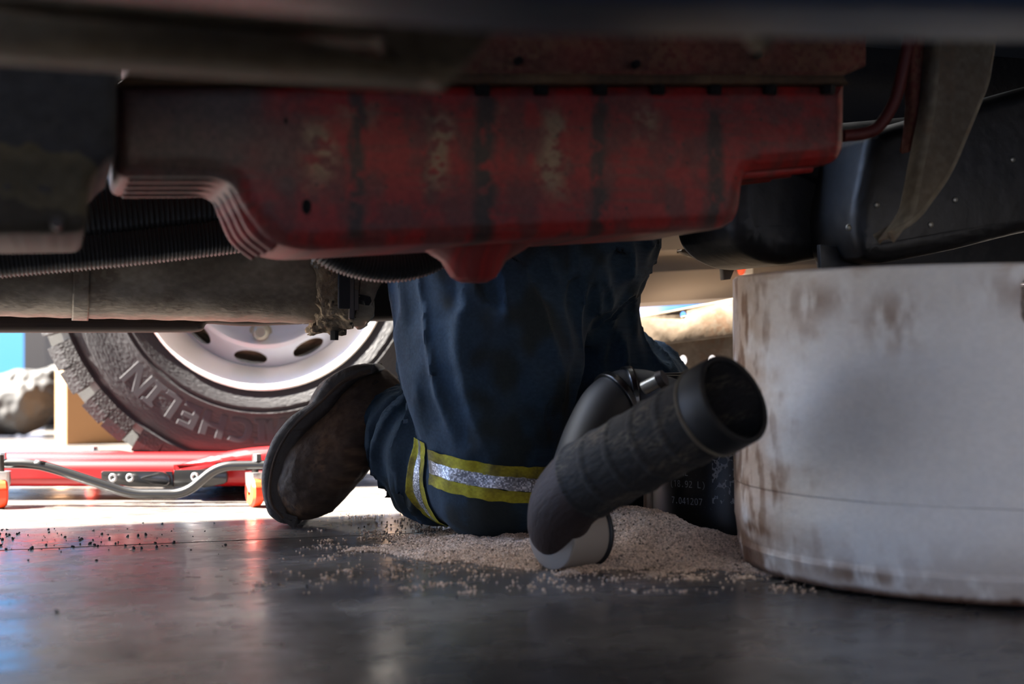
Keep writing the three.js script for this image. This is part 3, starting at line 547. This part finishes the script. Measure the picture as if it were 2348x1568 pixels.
// ---------------------------------------------------------------- kneeling mechanic
{
  const o = thing('person', 'mechanic kneeling in navy work trousers with yellow and silver reflective bands', 'person');
  const K = V(P(1132, 0, 2.0).x, 0.083, -2.0), H1 = P(1112, 560, 2.08), A1 = P(905, 975, 2.24);
  const K2 = V(P(1420, 0, 2.34).x, 0.09, -2.34), H2 = P(1318, 560, 2.2), A2 = V(P(1005, 0, 2.46).x, 0.1, -2.46);
  const mid = (a, b, t, dy = 0) => a.clone().lerp(b, t).add(V(0, dy, 0));
  const C1 = mid(K, A1, 0.5, -0.005);
  const legs = [
    cap(H1, mid(H1, K, 0.5), 0.148, 0.122), cap(mid(H1, K, 0.5), K, 0.122, 0.085), 
    cap(H2, P(1325, 720, 2.24), 0.116, 0.08), cap(P(1325, 720, 2.24), K2, 0.08, 0.1), cap(K2, A2, 0.09, 0.065), cap(P(1458, 905, 2.33), P(1440, 1040, 2.34), 0.092, 0.096), cap(P(1330, 850, 2.3), P(1340, 1060, 2.32), 0.1, 0.1),
    cap(P(1150, 540, 2.1), P(1325, 540, 2.14), 0.15, 0.115),
  ];
  const sh = V(0.06, 0.92, -2.12), pel = P(1240, 545, 2.12);
  const upper = [cap(pel, V(0.05, 0.7, -2.12), 0.15, 0.15), cap(V(-0.06, 0.9, -2.12), V(0.18, 0.9, -2.12), 0.12, 0.12), cap(V(0.05, 0.7, -2.12), V(0.06, 0.88, -2.12), 0.15, 0.15)];
  const arms = [[V(-0.13, 0.92, -2.12), V(-0.2, 0.72, -2.0), V(-0.15, 0.78, -1.8)], [V(0.25, 0.92, -2.14), V(0.33, 0.72, -2.08), V(0.3, 0.8, -1.87)]];
  for (const [a, b, c] of arms) upper.push(cap(a, b, 0.07, 0.055), cap(b, c, 0.055, 0.045));
  const calfUnion = union([cap(K, C1, 0.08, 0.088), cap(C1, A1, 0.088, 0.066)], 0.03), rest = union([...legs, ...upper], 0.035);
  const hem = A1.clone().sub(C1).normalize();
  const base = (x, y, z) => {                               // the trouser leg ends in a hem just past the ankle
    const e = (x - A1.x) * hem.x + (y - A1.y) * hem.y + (z - A1.z) * hem.z;
    return smin(rest(x, y, z), Math.max(calfUnion(x, y, z), e - 0.01 - 0.005 * simplex(x * 15, y * 15, z * 15)), 0.014);
  };
  const shin = A1.clone().sub(K), shinL = shin.length(); shin.normalize();
  const cloth = (x, y, z) => {
    let d = base(x, y, z);
    if (Math.abs(d) > 0.03) return d;
    // long folds down the thighs, arcs across the calf, small creases
    const s = (x - K.x) * shin.x + (y - K.y) * shin.y + (z - K.z) * shin.z, off = Math.hypot(x - K.x - shin.x * s, y - K.y - shin.y * s, z - K.z - shin.z * s);
    const calf = smooth(0.05, 0.12, s) * smooth(0.13, 0.1, off) * smooth(-1.95, -2.02, z);
    const th = (1 - calf) * smooth(0.1, 0.2, y);
    const soft = (n) => 1.08 - Math.sqrt(n * n + 0.012), f1 = soft(simplex(x * 14 + y * 4.5, y * 2.2, z * 12)), f2 = soft(simplex(s * 22 + 3, (x - y) * 3, z * 5 + 9)), f3 = simplex(x * 22, y * 16, z * 22);
    d -= th * 0.013 * (f1 ** 3 - 0.3) + calf * 0.022 * (f2 ** 3 - 0.3) + 0.0018 * f3;
    return Math.max(d, 0.002 - y);
  };
  const g = surface(cloth, V(-0.36, -0.01, -2.62), V(0.44, 1.06, -1.74), 0.008);
  const p = g.attributes.position, col = new Float32Array(p.count * 3);
  for (let i = 0; i < p.count; i++) {                       // oil and dirt stains on the front of the thigh and round the knee
    const x = p.getX(i), y = p.getY(i), z = p.getZ(i), n = simplex(x * 8, y * 7, z * 8) * 0.6 + simplex(x * 24, y * 20, z * 24) * 0.4;
    const st = smooth(0.05, 0.5, n + smooth(0.1, 0.02, y) * 0.7 + (x > -0.06 && x < 0.08 ? 0.2 : -0.25));
    const c = mix3([1, 1, 1], [0.62, 0.42, 0.27], st); col.set(c, 3 * i);
  }
  g.setAttribute('color', new THREE.BufferAttribute(col, 3));
  part('coverall', g, M.navy, o, 'navy blue work coverall, soiled round the knee');
  // reflective bands that follow the cloth
  const band = (center, n, ref, a0, a1, offs, name, mat, label, r0 = 0.02, most = 0.2) => {
    const u = ref.clone().addScaledVector(n, -ref.dot(n)).normalize(), v = n.clone().cross(u), S = 90, W = 6, pos = [], uv = [], idx = [];
    for (let i = 0; i <= S; i++) for (let j = 0; j <= W; j++) {
      const a = lerp(a0, a1, i / S), dir = u.clone().multiplyScalar(Math.cos(a)).addScaledVector(v, Math.sin(a)), h = lerp(offs[0], offs[1], j / W) + 0.0012 * simplex(a * 5, h0(offs), j === 0 || j === W ? j : 0);
      const c = center.clone().addScaledVector(n, h); let r = r0; for (let k = 0; k < 60; k++) { const q = c.clone().addScaledVector(dir, r), d = cloth(q.x, q.y, q.z); if (d > 0.0016 || r > most) break; r += Math.max(0.0008, -d * 0.6); }
      const q = c.addScaledVector(dir, r + 0.0012); pos.push(q.x, q.y, q.z); uv.push(a * 0.09, h);
    }
    for (let i = 0; i < S; i++) for (let j = 0; j < W; j++) { const a = i * (W + 1) + j, b = a + W + 1; idx.push(a, b, a + 1, b, b + 1, a + 1); }
    const bg = new THREE.BufferGeometry(); bg.setAttribute('position', new THREE.Float32BufferAttribute(pos, 3)); bg.setAttribute('uv', new THREE.Float32BufferAttribute(uv, 2)); bg.setIndex(idx); bg.computeVertexNormals();
    const m = part(name, bg, mat, o, label); m.material.side = THREE.DoubleSide; return m;
  };
  const h0 = (o2) => o2[0] * 30;
  const bc = V(K.x, 0.098, -2.02), bn = V(0.13, 1, 0.06).normalize(), ref = V(0, 0, 1);
  band(bc, bn, ref, -1.12, 1.9, [0.009, 0.024], 'reflective_band', M.hivis, 'soiled yellow band above the knee');
  band(bc, bn, ref, -1.12, 1.9, [-0.0085, 0.0095], 'reflective_band', M.silver, 'silver reflective strip above the knee');
  band(bc, bn, ref, -1.12, 1.9, [-0.025, -0.0085], 'reflective_band', M.hivis, 'soiled yellow band above the knee');
  const sc = mid(K, A1, 0.22), sn = shin.clone();
  band(sc, sn, V(-0.6, -0.6, 0.4), -1.35, 1.15, [0.008, 0.02], 'reflective_band', M.hivis, 'yellow band on the shin');
  band(sc, sn, V(-0.6, -0.6, 0.4), -1.35, 1.15, [-0.006, 0.008], 'reflective_band', M.silver, 'silver strip on the shin');
  band(sc, sn, V(-0.6, -0.6, 0.4), -1.35, 1.15, [-0.018, -0.006], 'reflective_band', M.hivis, 'yellow band on the shin');
  // boots
  const boot = (fix) => {
    const q = (x, y, d) => P(x, y, d);
    const bs = [cap(q(698, 1120, 2.17), q(716, 1085, 2.18), 0.044, 0.049), cap(q(716, 1085, 2.18), q(780, 1005, 2.2), 0.05, 0.052), cap(q(780, 1005, 2.2), q(826, 940, 2.23), 0.052, 0.05), cap(q(826, 940, 2.23), q(852, 900, 2.24), 0.046, 0.036), cap(q(815, 935, 2.23), q(890, 960, 2.25), 0.055, 0.052), cap(q(745, 1060, 2.19), q(800, 985, 2.22), 0.045, 0.056)];
    const bf = union(bs, 0.04);
    const f = (x, y, z) => Math.max(bf(x, y, z) - 0.003 * simplex(x * 14, y * 14, z * 14) - 0.0012 * simplex(x * 45, y * 45, z * 45), 0.001 - y);
    return surface(f, V(-0.47, -0.01, -2.36), V(-0.13, 0.3, -2.08), 0.005);
  };
  const boot1 = part('boot', boot(), M.leather, o, 'worn dark brown leather work boot standing on its toe');
  part('boot_sole', worldSlab([[612, 1182, 12], [594, 1120, 30], [600, 1060, 30], [624, 1002, 20], [662, 956, 14], [712, 924, 6], [722, 904, 6], [748, 868, 14], [796, 840, 20], [856, 834, 14], [872, 850, 8], [822, 866, 12], [780, 905, 10], [752, 945, 10], [700, 990, 20], [664, 1050, 20], [650, 1110, 20], [662, 1180, 10], [690, 1203, 8], [640, 1203, 14]], 2.138, 0.118, 0.012, 4), M.sole, boot1, 'thick dark rubber sole');
  part('boot_seam', sweep(spline([[868, 872], [820, 905], [798, 950], [812, 1000], [838, 1030]].map(([x, y]) => P(x, y, 2.186 - 0.0))), 40, 6, () => 0.003), M.leather, boot1);
  part('boot_welt', sweep(spline([[650, 1188], [622, 1150], [622, 1090], [640, 1030], [676, 975], [735, 922], [790, 872], [850, 850]].map(([x, y]) => P(x, y, 2.142))), 60, 8, () => 0.005), M.leather, boot1);
  const f2 = union([cap(V(A2.x, A2.y, A2.z), V(A2.x - 0.04, 0.07, A2.z - 0.03), 0.055, 0.05), cap(V(A2.x - 0.04, 0.07, A2.z - 0.03), V(A2.x - 0.05, 0.045, A2.z - 0.12), 0.05, 0.042)], 0.03);
  const boot2 = part('boot', surface((x, y, z) => Math.max(f2(x, y, z), 0.001 - y), V(A2.x - 0.14, -0.01, A2.z - 0.2), V(A2.x + 0.1, 0.2, A2.z + 0.1), 0.008), M.leather, o);
  // head, neck and hands, hidden up behind the engine
  const hd = V(0.07, 1.13, -2.1), face = [cap(V(0.06, 0.96, -2.11), hd, 0.055, 0.055), cap(hd, hd.clone().add(V(0, 0.05, -0.01)), 0.082, 0.085), cap(hd.clone().add(V(0, -0.04, 0.03)), hd.clone().add(V(0, -0.055, 0.045)), 0.05, 0.04), cap(hd.clone().add(V(0, 0.02, 0.085)), hd.clone().add(V(0, -0.005, 0.1)), 0.01, 0.014), cap(hd.clone().add(V(0.085, 0.01, 0)), hd.clone().add(V(0.087, 0.03, 0)), 0.014, 0.016), cap(hd.clone().add(V(-0.085, 0.01, 0)), hd.clone().add(V(-0.087, 0.03, 0)), 0.014, 0.016)];
  const skinCaps = [];
  for (const [, b, c] of arms) {
    const d = c.clone().sub(b).normalize(), side = V(1, 0, 0), up = d.clone().cross(side).normalize(), w = c.clone().addScaledVector(d, 0.01), k = w.clone().addScaledVector(d, 0.085);
    skinCaps.push(cap(c, w, 0.028, 0.027));
    [-0.03, -0.01, 0.01, 0.03].forEach((s, i) => { const kn = k.clone().addScaledVector(side, s), l = [0.066, 0.078, 0.072, 0.056][i], m1 = kn.clone().addScaledVector(d, l * 0.55).addScaledVector(up, -0.012); skinCaps.push(cap(w.clone().addScaledVector(side, s * 0.7), kn, 0.014, 0.011), cap(kn, m1, 0.0095, 0.0088), cap(m1, m1.clone().addScaledVector(d, l * 0.3).addScaledVector(up, -0.025), 0.0088, 0.0078)); });
    const sg = b.x < 0 ? 1 : -1, t0 = w.clone().addScaledVector(side, sg * 0.022).addScaledVector(d, 0.02), t1 = t0.clone().addScaledVector(side, sg * 0.03).addScaledVector(d, 0.035); skinCaps.push(cap(t0, t1, 0.013, 0.011), cap(t1, t1.clone().addScaledVector(d, 0.03).addScaledVector(up, -0.008), 0.011, 0.009));
  }
  const ff = union(face, 0.02), hf = union(skinCaps, 0.006);
  const body = mergeGeometries([surface(ff, V(-0.05, 0.9, -2.25), V(0.19, 1.3, -1.95), 0.008), surface(hf, V(-0.24, 0.66, -1.86), V(-0.02, 0.92, -1.6), 0.005), surface(hf, V(0.18, 0.66, -1.93), V(0.4, 0.94, -1.66), 0.005)]);
  part('body', body, M.skin, o);
  part('hair', surface((x, y, z) => Math.max(Math.hypot(x - hd.x, (y - hd.y - 0.045), z - hd.z + 0.012) - 0.096 - 0.003 * simplex(x * 40, y * 40, z * 40), 0.02 - (y - hd.y) + (z - hd.z) * 0.9), V(-0.06, 1.05, -2.25), V(0.2, 1.32, -1.97), 0.008), M.hair, o);
}
// ---------------------------------------------------------------- white barrel
{
  const R = 0.315, C = V(0, 0, 0), D = 1.455 + R; let phi = 0.3; for (let k = 0; k < 20; k++) phi = Math.atan((1680 - CX) / FPX) + Math.asin(R / (D / Math.cos(phi)));
  C.set(D * Math.tan(phi), 0, -D);
  const o = thing('plastic_barrel', 'grimy white plastic barrel cut short, standing open on the floor', 'barrel');
  o.position.copy(C); o.rotation.y = -phi;                 // u = 0.5 of the wall faces the camera
  const HH = 0.362;
  const blot = (u, v, cu, cv, su, sv) => Math.exp(-(((u - cu) / su) ** 2) - ((v - cv) / sv) ** 2);
  T.barrel = tex(1200, 300, (u, v) => {                    // v is the height, u goes once round
    const n1 = fbm(u, v, 60, 6, 5, 401), n2 = fbm(u, v, 140, 10, 4, 409), n3 = fbm(u, v, 30, 12, 5, 411), f = fbm(u, v, 400, 90, 2, 421);
    const left = smooth(0.41, 0.3, u + (n3 - 0.5) * 0.09), right = smooth(0.57, 0.64, u + (n3 - 0.5) * 0.05);
    let c = [236, 230, 221];
    const stain = clamp(left * 0.85 + right * 0.45 + smooth(0.62, 0.8, n3) * smooth(0.7, 1.0, v) * 0.5);
    c = mix3(c, [168, 134, 104], stain * smooth(0.1, 0.45, n1) * 0.95);
    c = mix3(c, [112, 76, 50], smooth(0.5, 0.68, n2) * (left * 0.95 + right * 0.4) * 0.85);
    c = mix3(c, [92, 58, 36], smooth(0.45, 0.62, n1 + 0.1) * smooth(0.24, 0.03, v) * (0.25 + left * 0.75) * 0.9);
    for (const [cu, cv, su, sv, a] of [[0.335, 0.16, 0.018, 0.02, 0.9], [0.29, 0.5, 0.01, 0.045, 0.8], [0.31, 0.49, 0.008, 0.03, 0.6], [0.325, 0.3, 0.008, 0.02, 0.5], [0.40, 0.9, 0.02, 0.05, 0.4], [0.45, 0.84, 0.016, 0.08, 0.35], [0.53, 0.92, 0.03, 0.06, 0.35], [0.43, 0.07, 0.03, 0.03, 0.5], [0.57, 0.45, 0.006, 0.03, 0.6], [0.56, 0.7, 0.004, 0.01, 0.8]]) c = mix3(c, [104, 70, 46], clamp(blot(u, v, cu, cv, su, sv) * a * smooth(0.25, 0.6, n2) * 1.4));
    c = mix3(c, [70, 42, 26], smooth(0.045, 0.015, v + (n2 - 0.5) * 0.02) * 0.9);
    const g = (f - 0.5) * 10; return [c[0] + g, c[1] + g, c[2] + g];
  });
  const mat = std({ map: T.barrel, roughness: 0.5, bumpMap: rep(T.grain, 6, 2), bumpScale: 0.001 });
  const wall = new THREE.LatheGeometry([[0.0, 0.004], [R - 0.03, 0.004], [R - 0.014, 0.006], [R - 0.009, 0.014], [R - 0.0035, 0.058], [R - 0.002, 0.064], [R - 0.0018, 0.1045], [R - 0.0024, 0.106], [R - 0.001, 0.108], [R, 0.3], [R, HH - 0.003], [R - 0.003, HH], [R - 0.006, HH - 0.003], [R - 0.006, 0.03], [R - 0.03, 0.014], [0, 0.014]].map(([x, y]) => new THREE.Vector2(x, y)), 128, Math.PI);
  const w = metricUV(toCreasedNormals(wall, 0.5), (x, y, z) => [0.5 + Math.atan2(x, z) / (2 * Math.PI), clamp(y / HH, 0, 1)]);
  // keep the seam of u at the back together
  const uv = w.attributes.uv; for (let i = 0; i < uv.count; i += 3) { const a = [uv.getX(i), uv.getX(i + 1), uv.getX(i + 2)]; if (Math.max(...a) - Math.min(...a) > 0.5) for (let k = 0; k < 3; k++) if (a[k] < 0.5) uv.setX(i + k, a[k] + 1); }
  const slot = new RoundedBoxGeometry(0.032, 0.05, 0.06, 3, 0.012); slot.translate(0, 0, R - 0.004); slot.rotateY(0.15); slot.translate(0, HH - 0.04, 0);
  part('barrel_wall', cutOut(w, [slot]), mat, o, 'white plastic wall stained brown at one side, with a hand slot');
}
// ---------------------------------------------------------------- black ducting in front
{
  const o = thing('air_duct', 'dusty black rubber air duct with a pale elbow lying in the granules', 'duct');
  const A = P(1682, 915, 1.52), B = P(1345, 1100, 1.68), R = 0.0465;
  const dir = A.clone().sub(B).normalize();
  const ax = new THREE.LineCurve3(B, A);
  part('main_tube', sweep(ax, 120, 40, (t, s) => R + 0.0016 * smooth(0.55, 1, Math.cos(s / 0.042 * 2 * Math.PI)), false), M.duct, o, 'ribbed black rubber tube');
  const inner = sweep(new THREE.LineCurve3(B.clone().addScaledVector(dir, 0.02), A), 4, 40, () => R - 0.004, false); part('tube_bore', inner, M.duct, o);
  const collar = sweep(new THREE.LineCurve3(A.clone().addScaledVector(dir, -0.034), A), 12, 40, (t) => R + 0.004 + 0.0012 * Math.sin(t * Math.PI), false);
  part('collar', collar, M.blackRubber, o, 'black cuff at the open end');
  const rim = new THREE.TorusGeometry(R + 0.0015, 0.003, 10, 40); rim.applyQuaternion(new THREE.Quaternion().setFromUnitVectors(V(0, 0, 1), dir)); rim.translate(A.x, A.y, A.z); part('open_rim', rim, M.duct, o);
  const rim2 = new THREE.TorusGeometry(R + 0.003, 0.0028, 10, 40); rim2.applyQuaternion(new THREE.Quaternion().setFromUnitVectors(V(0, 0, 1), dir)); rim2.translate(A.x - dir.x * 0.036, A.y - dir.y * 0.036, A.z - dir.z * 0.036); part('collar_edge', rim2, M.tan, o, 'dusty edge of the cuff');
  const el = spline([B.clone().addScaledVector(dir, 0.03), B, P(1296, 1150, 1.72), P(1280, 1205, 1.76), V(P(1292, 0, 1.78).x, 0.046, -1.775), V(P(1318, 0, 1.78).x, 0.042, -1.78)]);
  part('elbow', sweep(el, 50, 36, (t) => lerp(R - 0.002, 0.037, smooth(0.2, 1, t))), M.elbow, o, 'smooth dark brown elbow');
  const S0 = V(P(1262, 0, 1.75).x, 0.0425, -1.745), S1 = V(P(1352, 0, 1.77).x, 0.0425, -1.785);
  part('sleeve', sweep(new THREE.LineCurve3(S0, S1), 10, 36, () => 0.0415), M.sleeve, o, 'pale grey sleeve');
  const sd = S1.clone().sub(S0).normalize(), ring = new THREE.TorusGeometry(0.0405, 0.004, 10, 40); ring.applyQuaternion(new THREE.Quaternion().setFromUnitVectors(V(0, 0, 1), sd)); ring.translate(S1.x, S1.y, S1.z); part('sleeve_rim', ring, M.blackRubber, o, 'black rubber rim');
  // second branch with the clamp
  const R2 = 0.04, back = spline([P(1330, 1090, 1.78), P(1362, 1000, 1.82), P(1404, 930, 1.85), P(1465, 915, 1.86), P(1560, 950, 1.84), P(1610, 985, 1.82)]);
  part('rear_tube', sweep(back, 80, 36, (t) => lerp(0.038, R2, t)), M.blackRubber, o, 'black bent tube behind');
  for (const t of [0.5, 0.57]) { const p = back.getPointAt(t), tg = back.getTangentAt(t), b0 = p.clone().addScaledVector(tg, -0.005), b1 = p.clone().addScaledVector(tg, 0.005); part('clamp_band', sweep(new THREE.LineCurve3(b0, b1), 4, 44, () => R2 + 0.0028), M.blackTube, o, 'dark hose clamp band'); }
  const s0 = P(1476, 890, 1.8), s1 = P(1512, 872, 1.79);
  part('clamp_screw', cyl(s0, s1, 0.0085, 0.0085, 16), M.nut, o, 'rusty clamp screw housing'); part('clamp_screw_head', cyl(s1, s1.clone().add(s1.clone().sub(s0).setLength(0.008)), 0.013, 0.011, 8), M.bolt, o);
  part('pale_chip', new THREE.IcosahedronGeometry(0.011, 0).scale(1.5, 0.6, 0.6).translate(P(1390, 997, 1.77).x, P(1390, 997, 1.77).y, -1.77), M.sleeve, o, 'pale chipped patch');
}
// ---------------------------------------------------------------- black oil pail
{
  const o = thing('oil_pail', 'black oil pail with a worn white label and small stamped volume', 'pail');
  const R = 0.122, c = P(1668, 0, 2.12); o.position.set(c.x, 0, -2.12);
  const cv = document.createElement('canvas'); cv.width = 2048; cv.height = 512; const x = cv.getContext('2d');
  x.fillStyle = '#0b0c0f'; x.fillRect(0, 0, 2048, 512);
  const U = (deg) => (0.5 + deg / 360) * 2048;
  for (let i = 0; i < 900; i++) { const s = rnd() ** 3 * 4 + 0.6; x.fillStyle = `rgba(120,116,112,${0.12 + rnd() * 0.25})`; x.fillRect(U(-50 + rnd() * 45), rnd() * 512, s, s * 1.2); }
  x.fillStyle = '#8b8c8e'; x.fillRect(U(-19), 60, U(-3) - U(-19), 392 - 60);
  for (let i = 0; i < 240; i++) { const yy = rnd(), s = 2 + rnd() ** 3 * 14; x.fillStyle = '#0b0c0f'; x.beginPath(); x.ellipse(U(-19 + rnd() * 16), 60 + 332 * Math.sqrt(yy), s, s * 0.8, rnd() * 3, 0, 7); x.fill(); }
  x.fillStyle = '#8d9196'; x.font = '30px monospace'; x.fillText('5 GAL', U(-52), 306); x.fillText('(18.92 L)', U(-52), 344); x.fillText('7.041207', U(-51), 400);
  const t = new THREE.CanvasTexture(cv); t.colorSpace = THREE.SRGBColorSpace; t.wrapS = THREE.RepeatWrapping;
  const HH = 0.222, g = new THREE.CylinderGeometry(R, R * 0.96, HH, 72, 1, true, -Math.PI, Math.PI * 2); g.translate(0, HH / 2, 0);
  const body = part('pail_wall', g, std({ map: t, roughness: 0.35 }), o, 'black wall printed with 5 GAL (18.92 L)');
  part('pail_lid', lathe([[0, HH + 0.004], [R - 0.02, HH + 0.004], [R - 0.016, HH + 0.01], [R + 0.004, HH + 0.01], [R + 0.005, HH - 0.012], [R, HH - 0.014]], 64), M.blackRubber, o);
  part('pail_base', lathe([[0, 0.001], [R * 0.95, 0.001], [R * 0.962, 0.006], [0, 0.006]], 64), M.blackRubber, o);
  const q = P(1493, 1160, 2.02); part('carry_handle', sweep(new THREE.LineCurve3(V(q.x - c.x - 0.004, 0.022, q.z + 2.12), V(q.x - c.x - 0.004, 0.085, q.z + 2.12)), 20, 16, (tt) => 0.0068 * Math.sqrt(Math.max(0.05, 1 - (2 * tt - 1) ** 6))), M.beige, o, 'dusty tan carrying grip');
  part('handle_wire', sweep(spline([V(q.x - c.x - 0.004, 0.08, q.z + 2.12), V(-R * 0.95, 0.14, 0.06), V(-R, 0.19, 0.0)]), 24, 8, () => 0.002), M.bolt, o);
}
// ---------------------------------------------------------------- rusty ramp plate
{
  const o = thing('steel_ramp', 'rust-stained beige steel ramp with bolt holes behind the black pail', 'ramp');
  const d = 2.62, b = 784 + EYE * FPX / d;
  const sh = roundShape(atDepth([[1300, b, 0], [1300, 760, 0], [1468, 748, 0], [1760, 680, 0], [2000, 660, 0], [2000, b, 0]], d));
  for (const [x, y, r] of [[1567, 826, 9], [1634, 826, 9]]) { const q = P(x, y, d), h = new THREE.Path(); h.absellipse(q.x, q.y, r * d / FPX, r * 1.3 * d / FPX, 0, Math.PI * 2, false, 0); sh.holes.push(h); }
  part('ramp_plate', slab(sh, -d, 0.012, 0.001, 1), M.beige, o);
  const sh2 = roundShape(atDepth([[1462, 727, 0], [1700, 680, 3], [1900, 650, 0], [1900, 742, 0], [1700, 768, 0], [1538, 788, 3], [1480, 780, 3]], d - 0.02));
  for (const [x, y, r] of [[1568, 722, 8]]) { const q = P(x, y, d - 0.02), h = new THREE.Path(); h.absellipse(q.x, q.y, r * d / FPX, r * 1.1 * d / FPX, 0, Math.PI * 2, false, 0); sh2.holes.push(h); }
  part('ramp_lip', slab(sh2, -(d - 0.02), 0.018, 0.002, 2), M.beige, o, 'folded upper lip with a bolt hole');
  part('ramp_foot', box(0.3, 0.01, 0.16, P(1650, 0, d).x, 0.005, -d - 0.09), M.beige, o);
}
// ---------------------------------------------------------------- absorbent granules
const moundH = (x, d) => 0.046 * Math.exp(-(((x - 0.165) / 0.085) ** 2) - ((d - 1.94) / 0.11) ** 2) + 0.019 * Math.exp(-(((x - 0.02) / 0.15) ** 2) - ((d - 1.9) / 0.12) ** 2) + 0.022 * Math.exp(-(((x - 0.31) / 0.16) ** 2) - ((d - 1.87) / 0.12) ** 2) + 0.007 * Math.exp(-(((x + 0.11) / 0.07) ** 2) - ((d - 2.02) / 0.13) ** 2)
  + 0.0045 * simplex(x * 14, d * 12, 3) + 0.0018 * simplex(x * 40, d * 40, 8) - 0.0055;
{
  const o = thing('absorbent_granules', 'spilled tan absorbent granules heaped on the floor round the knee', 'granules', null, 'stuff');
  const g = new THREE.PlaneGeometry(0.9, 0.75, 180, 150); g.rotateX(-Math.PI / 2); g.translate(0.14, 0, -1.97);
  const p = g.attributes.position; for (let i = 0; i < p.count; i++) { const h = moundH(p.getX(i), -p.getZ(i)); p.setY(i, Math.max(h, -0.004)); } g.computeVertexNormals();
  const base = part('granule_bed', g, std({ color: 0xa88e76, roughness: 0.95, bumpMap: rep(T.fine, 3), bumpScale: 0.003 }), o); base.userData.kind = 'stuff';
  const N = 90000, geo = new THREE.IcosahedronGeometry(1, 0), inst = new THREE.InstancedMesh(geo, std({ color: 0xffffff, roughness: 0.9 }), N);
  const m = new THREE.Matrix4(), q = new THREE.Quaternion(), e = new THREE.Euler(), c = new THREE.Color(); let k = 0, tries = 0;
  while (k < N && tries++ < 2000000) {
    const x = -0.3 + rnd() * 0.9, d = 1.58 + rnd() * 0.75, h = moundH(x, d); let s, y;
    if (h > 0) { if (d > 2.12 && rnd() < 0.4) continue; s = 0.0009 + rnd() * 0.0013; y = h + (rnd() - 0.3) * 0.0016; } else { if (rnd() > 0.14 * Math.exp(h / 0.0016) + 0.0011 * smooth(-0.2, 0.05, x)) continue; s = 0.0008 + rnd() * 0.0011; y = s * 0.7; }
    e.set(rnd() * 6, rnd() * 6, rnd() * 6); q.setFromEuler(e); m.compose(V(x, Math.max(y, s * 0.6), -d), q, V(s * (0.8 + rnd() * 0.6), s * (0.7 + rnd() * 0.4), s)); inst.setMatrixAt(k, m);
    const v = 0.55 + rnd() * 0.75, dark = rnd() < 0.06 ? 0.3 : 1; c.setRGB(0.58 * v * dark, 0.42 * v * dark, 0.3 * v * dark); inst.setColorAt(k, c); k++;
  }
  inst.count = k; inst.name = 'granule'; inst.userData.kind = 'stuff'; inst.castShadow = inst.receiveShadow = true; o.add(inst);
}
{
  const N = 650, inst = new THREE.InstancedMesh(new THREE.IcosahedronGeometry(1, 0), std({ color: 0x2a2624, roughness: 0.9 }), N), m = new THREE.Matrix4(), q = new THREE.Quaternion(), e = new THREE.Euler();
  for (let k = 0; k < N; k++) {
    const near = rnd() < 0.5, px = near ? rnd() ** 1.5 * 420 - 20 : rnd() * 2348, py = near ? 1212 + rnd() * 50 : 1200 + rnd() ** 2 * 260, d = EYE * FPX / (py - CY), s = 0.0003 + rnd() ** 6 * 0.0022;
    e.set(rnd() * 6, rnd() * 6, rnd() * 6); q.setFromEuler(e); m.compose(V((px - CX) / FPX * d, s * 0.5, -d), q, V(s * 1.5, s * 0.8, s)); inst.setMatrixAt(k, m);
  }
  inst.name = 'floor_grit'; inst.userData = { kind: 'stuff', label: 'dark grit and crumbs scattered over the concrete floor', category: 'grit' }; inst.castShadow = inst.receiveShadow = true; scene.add(inst);
}

renderer.render(scene, camera);
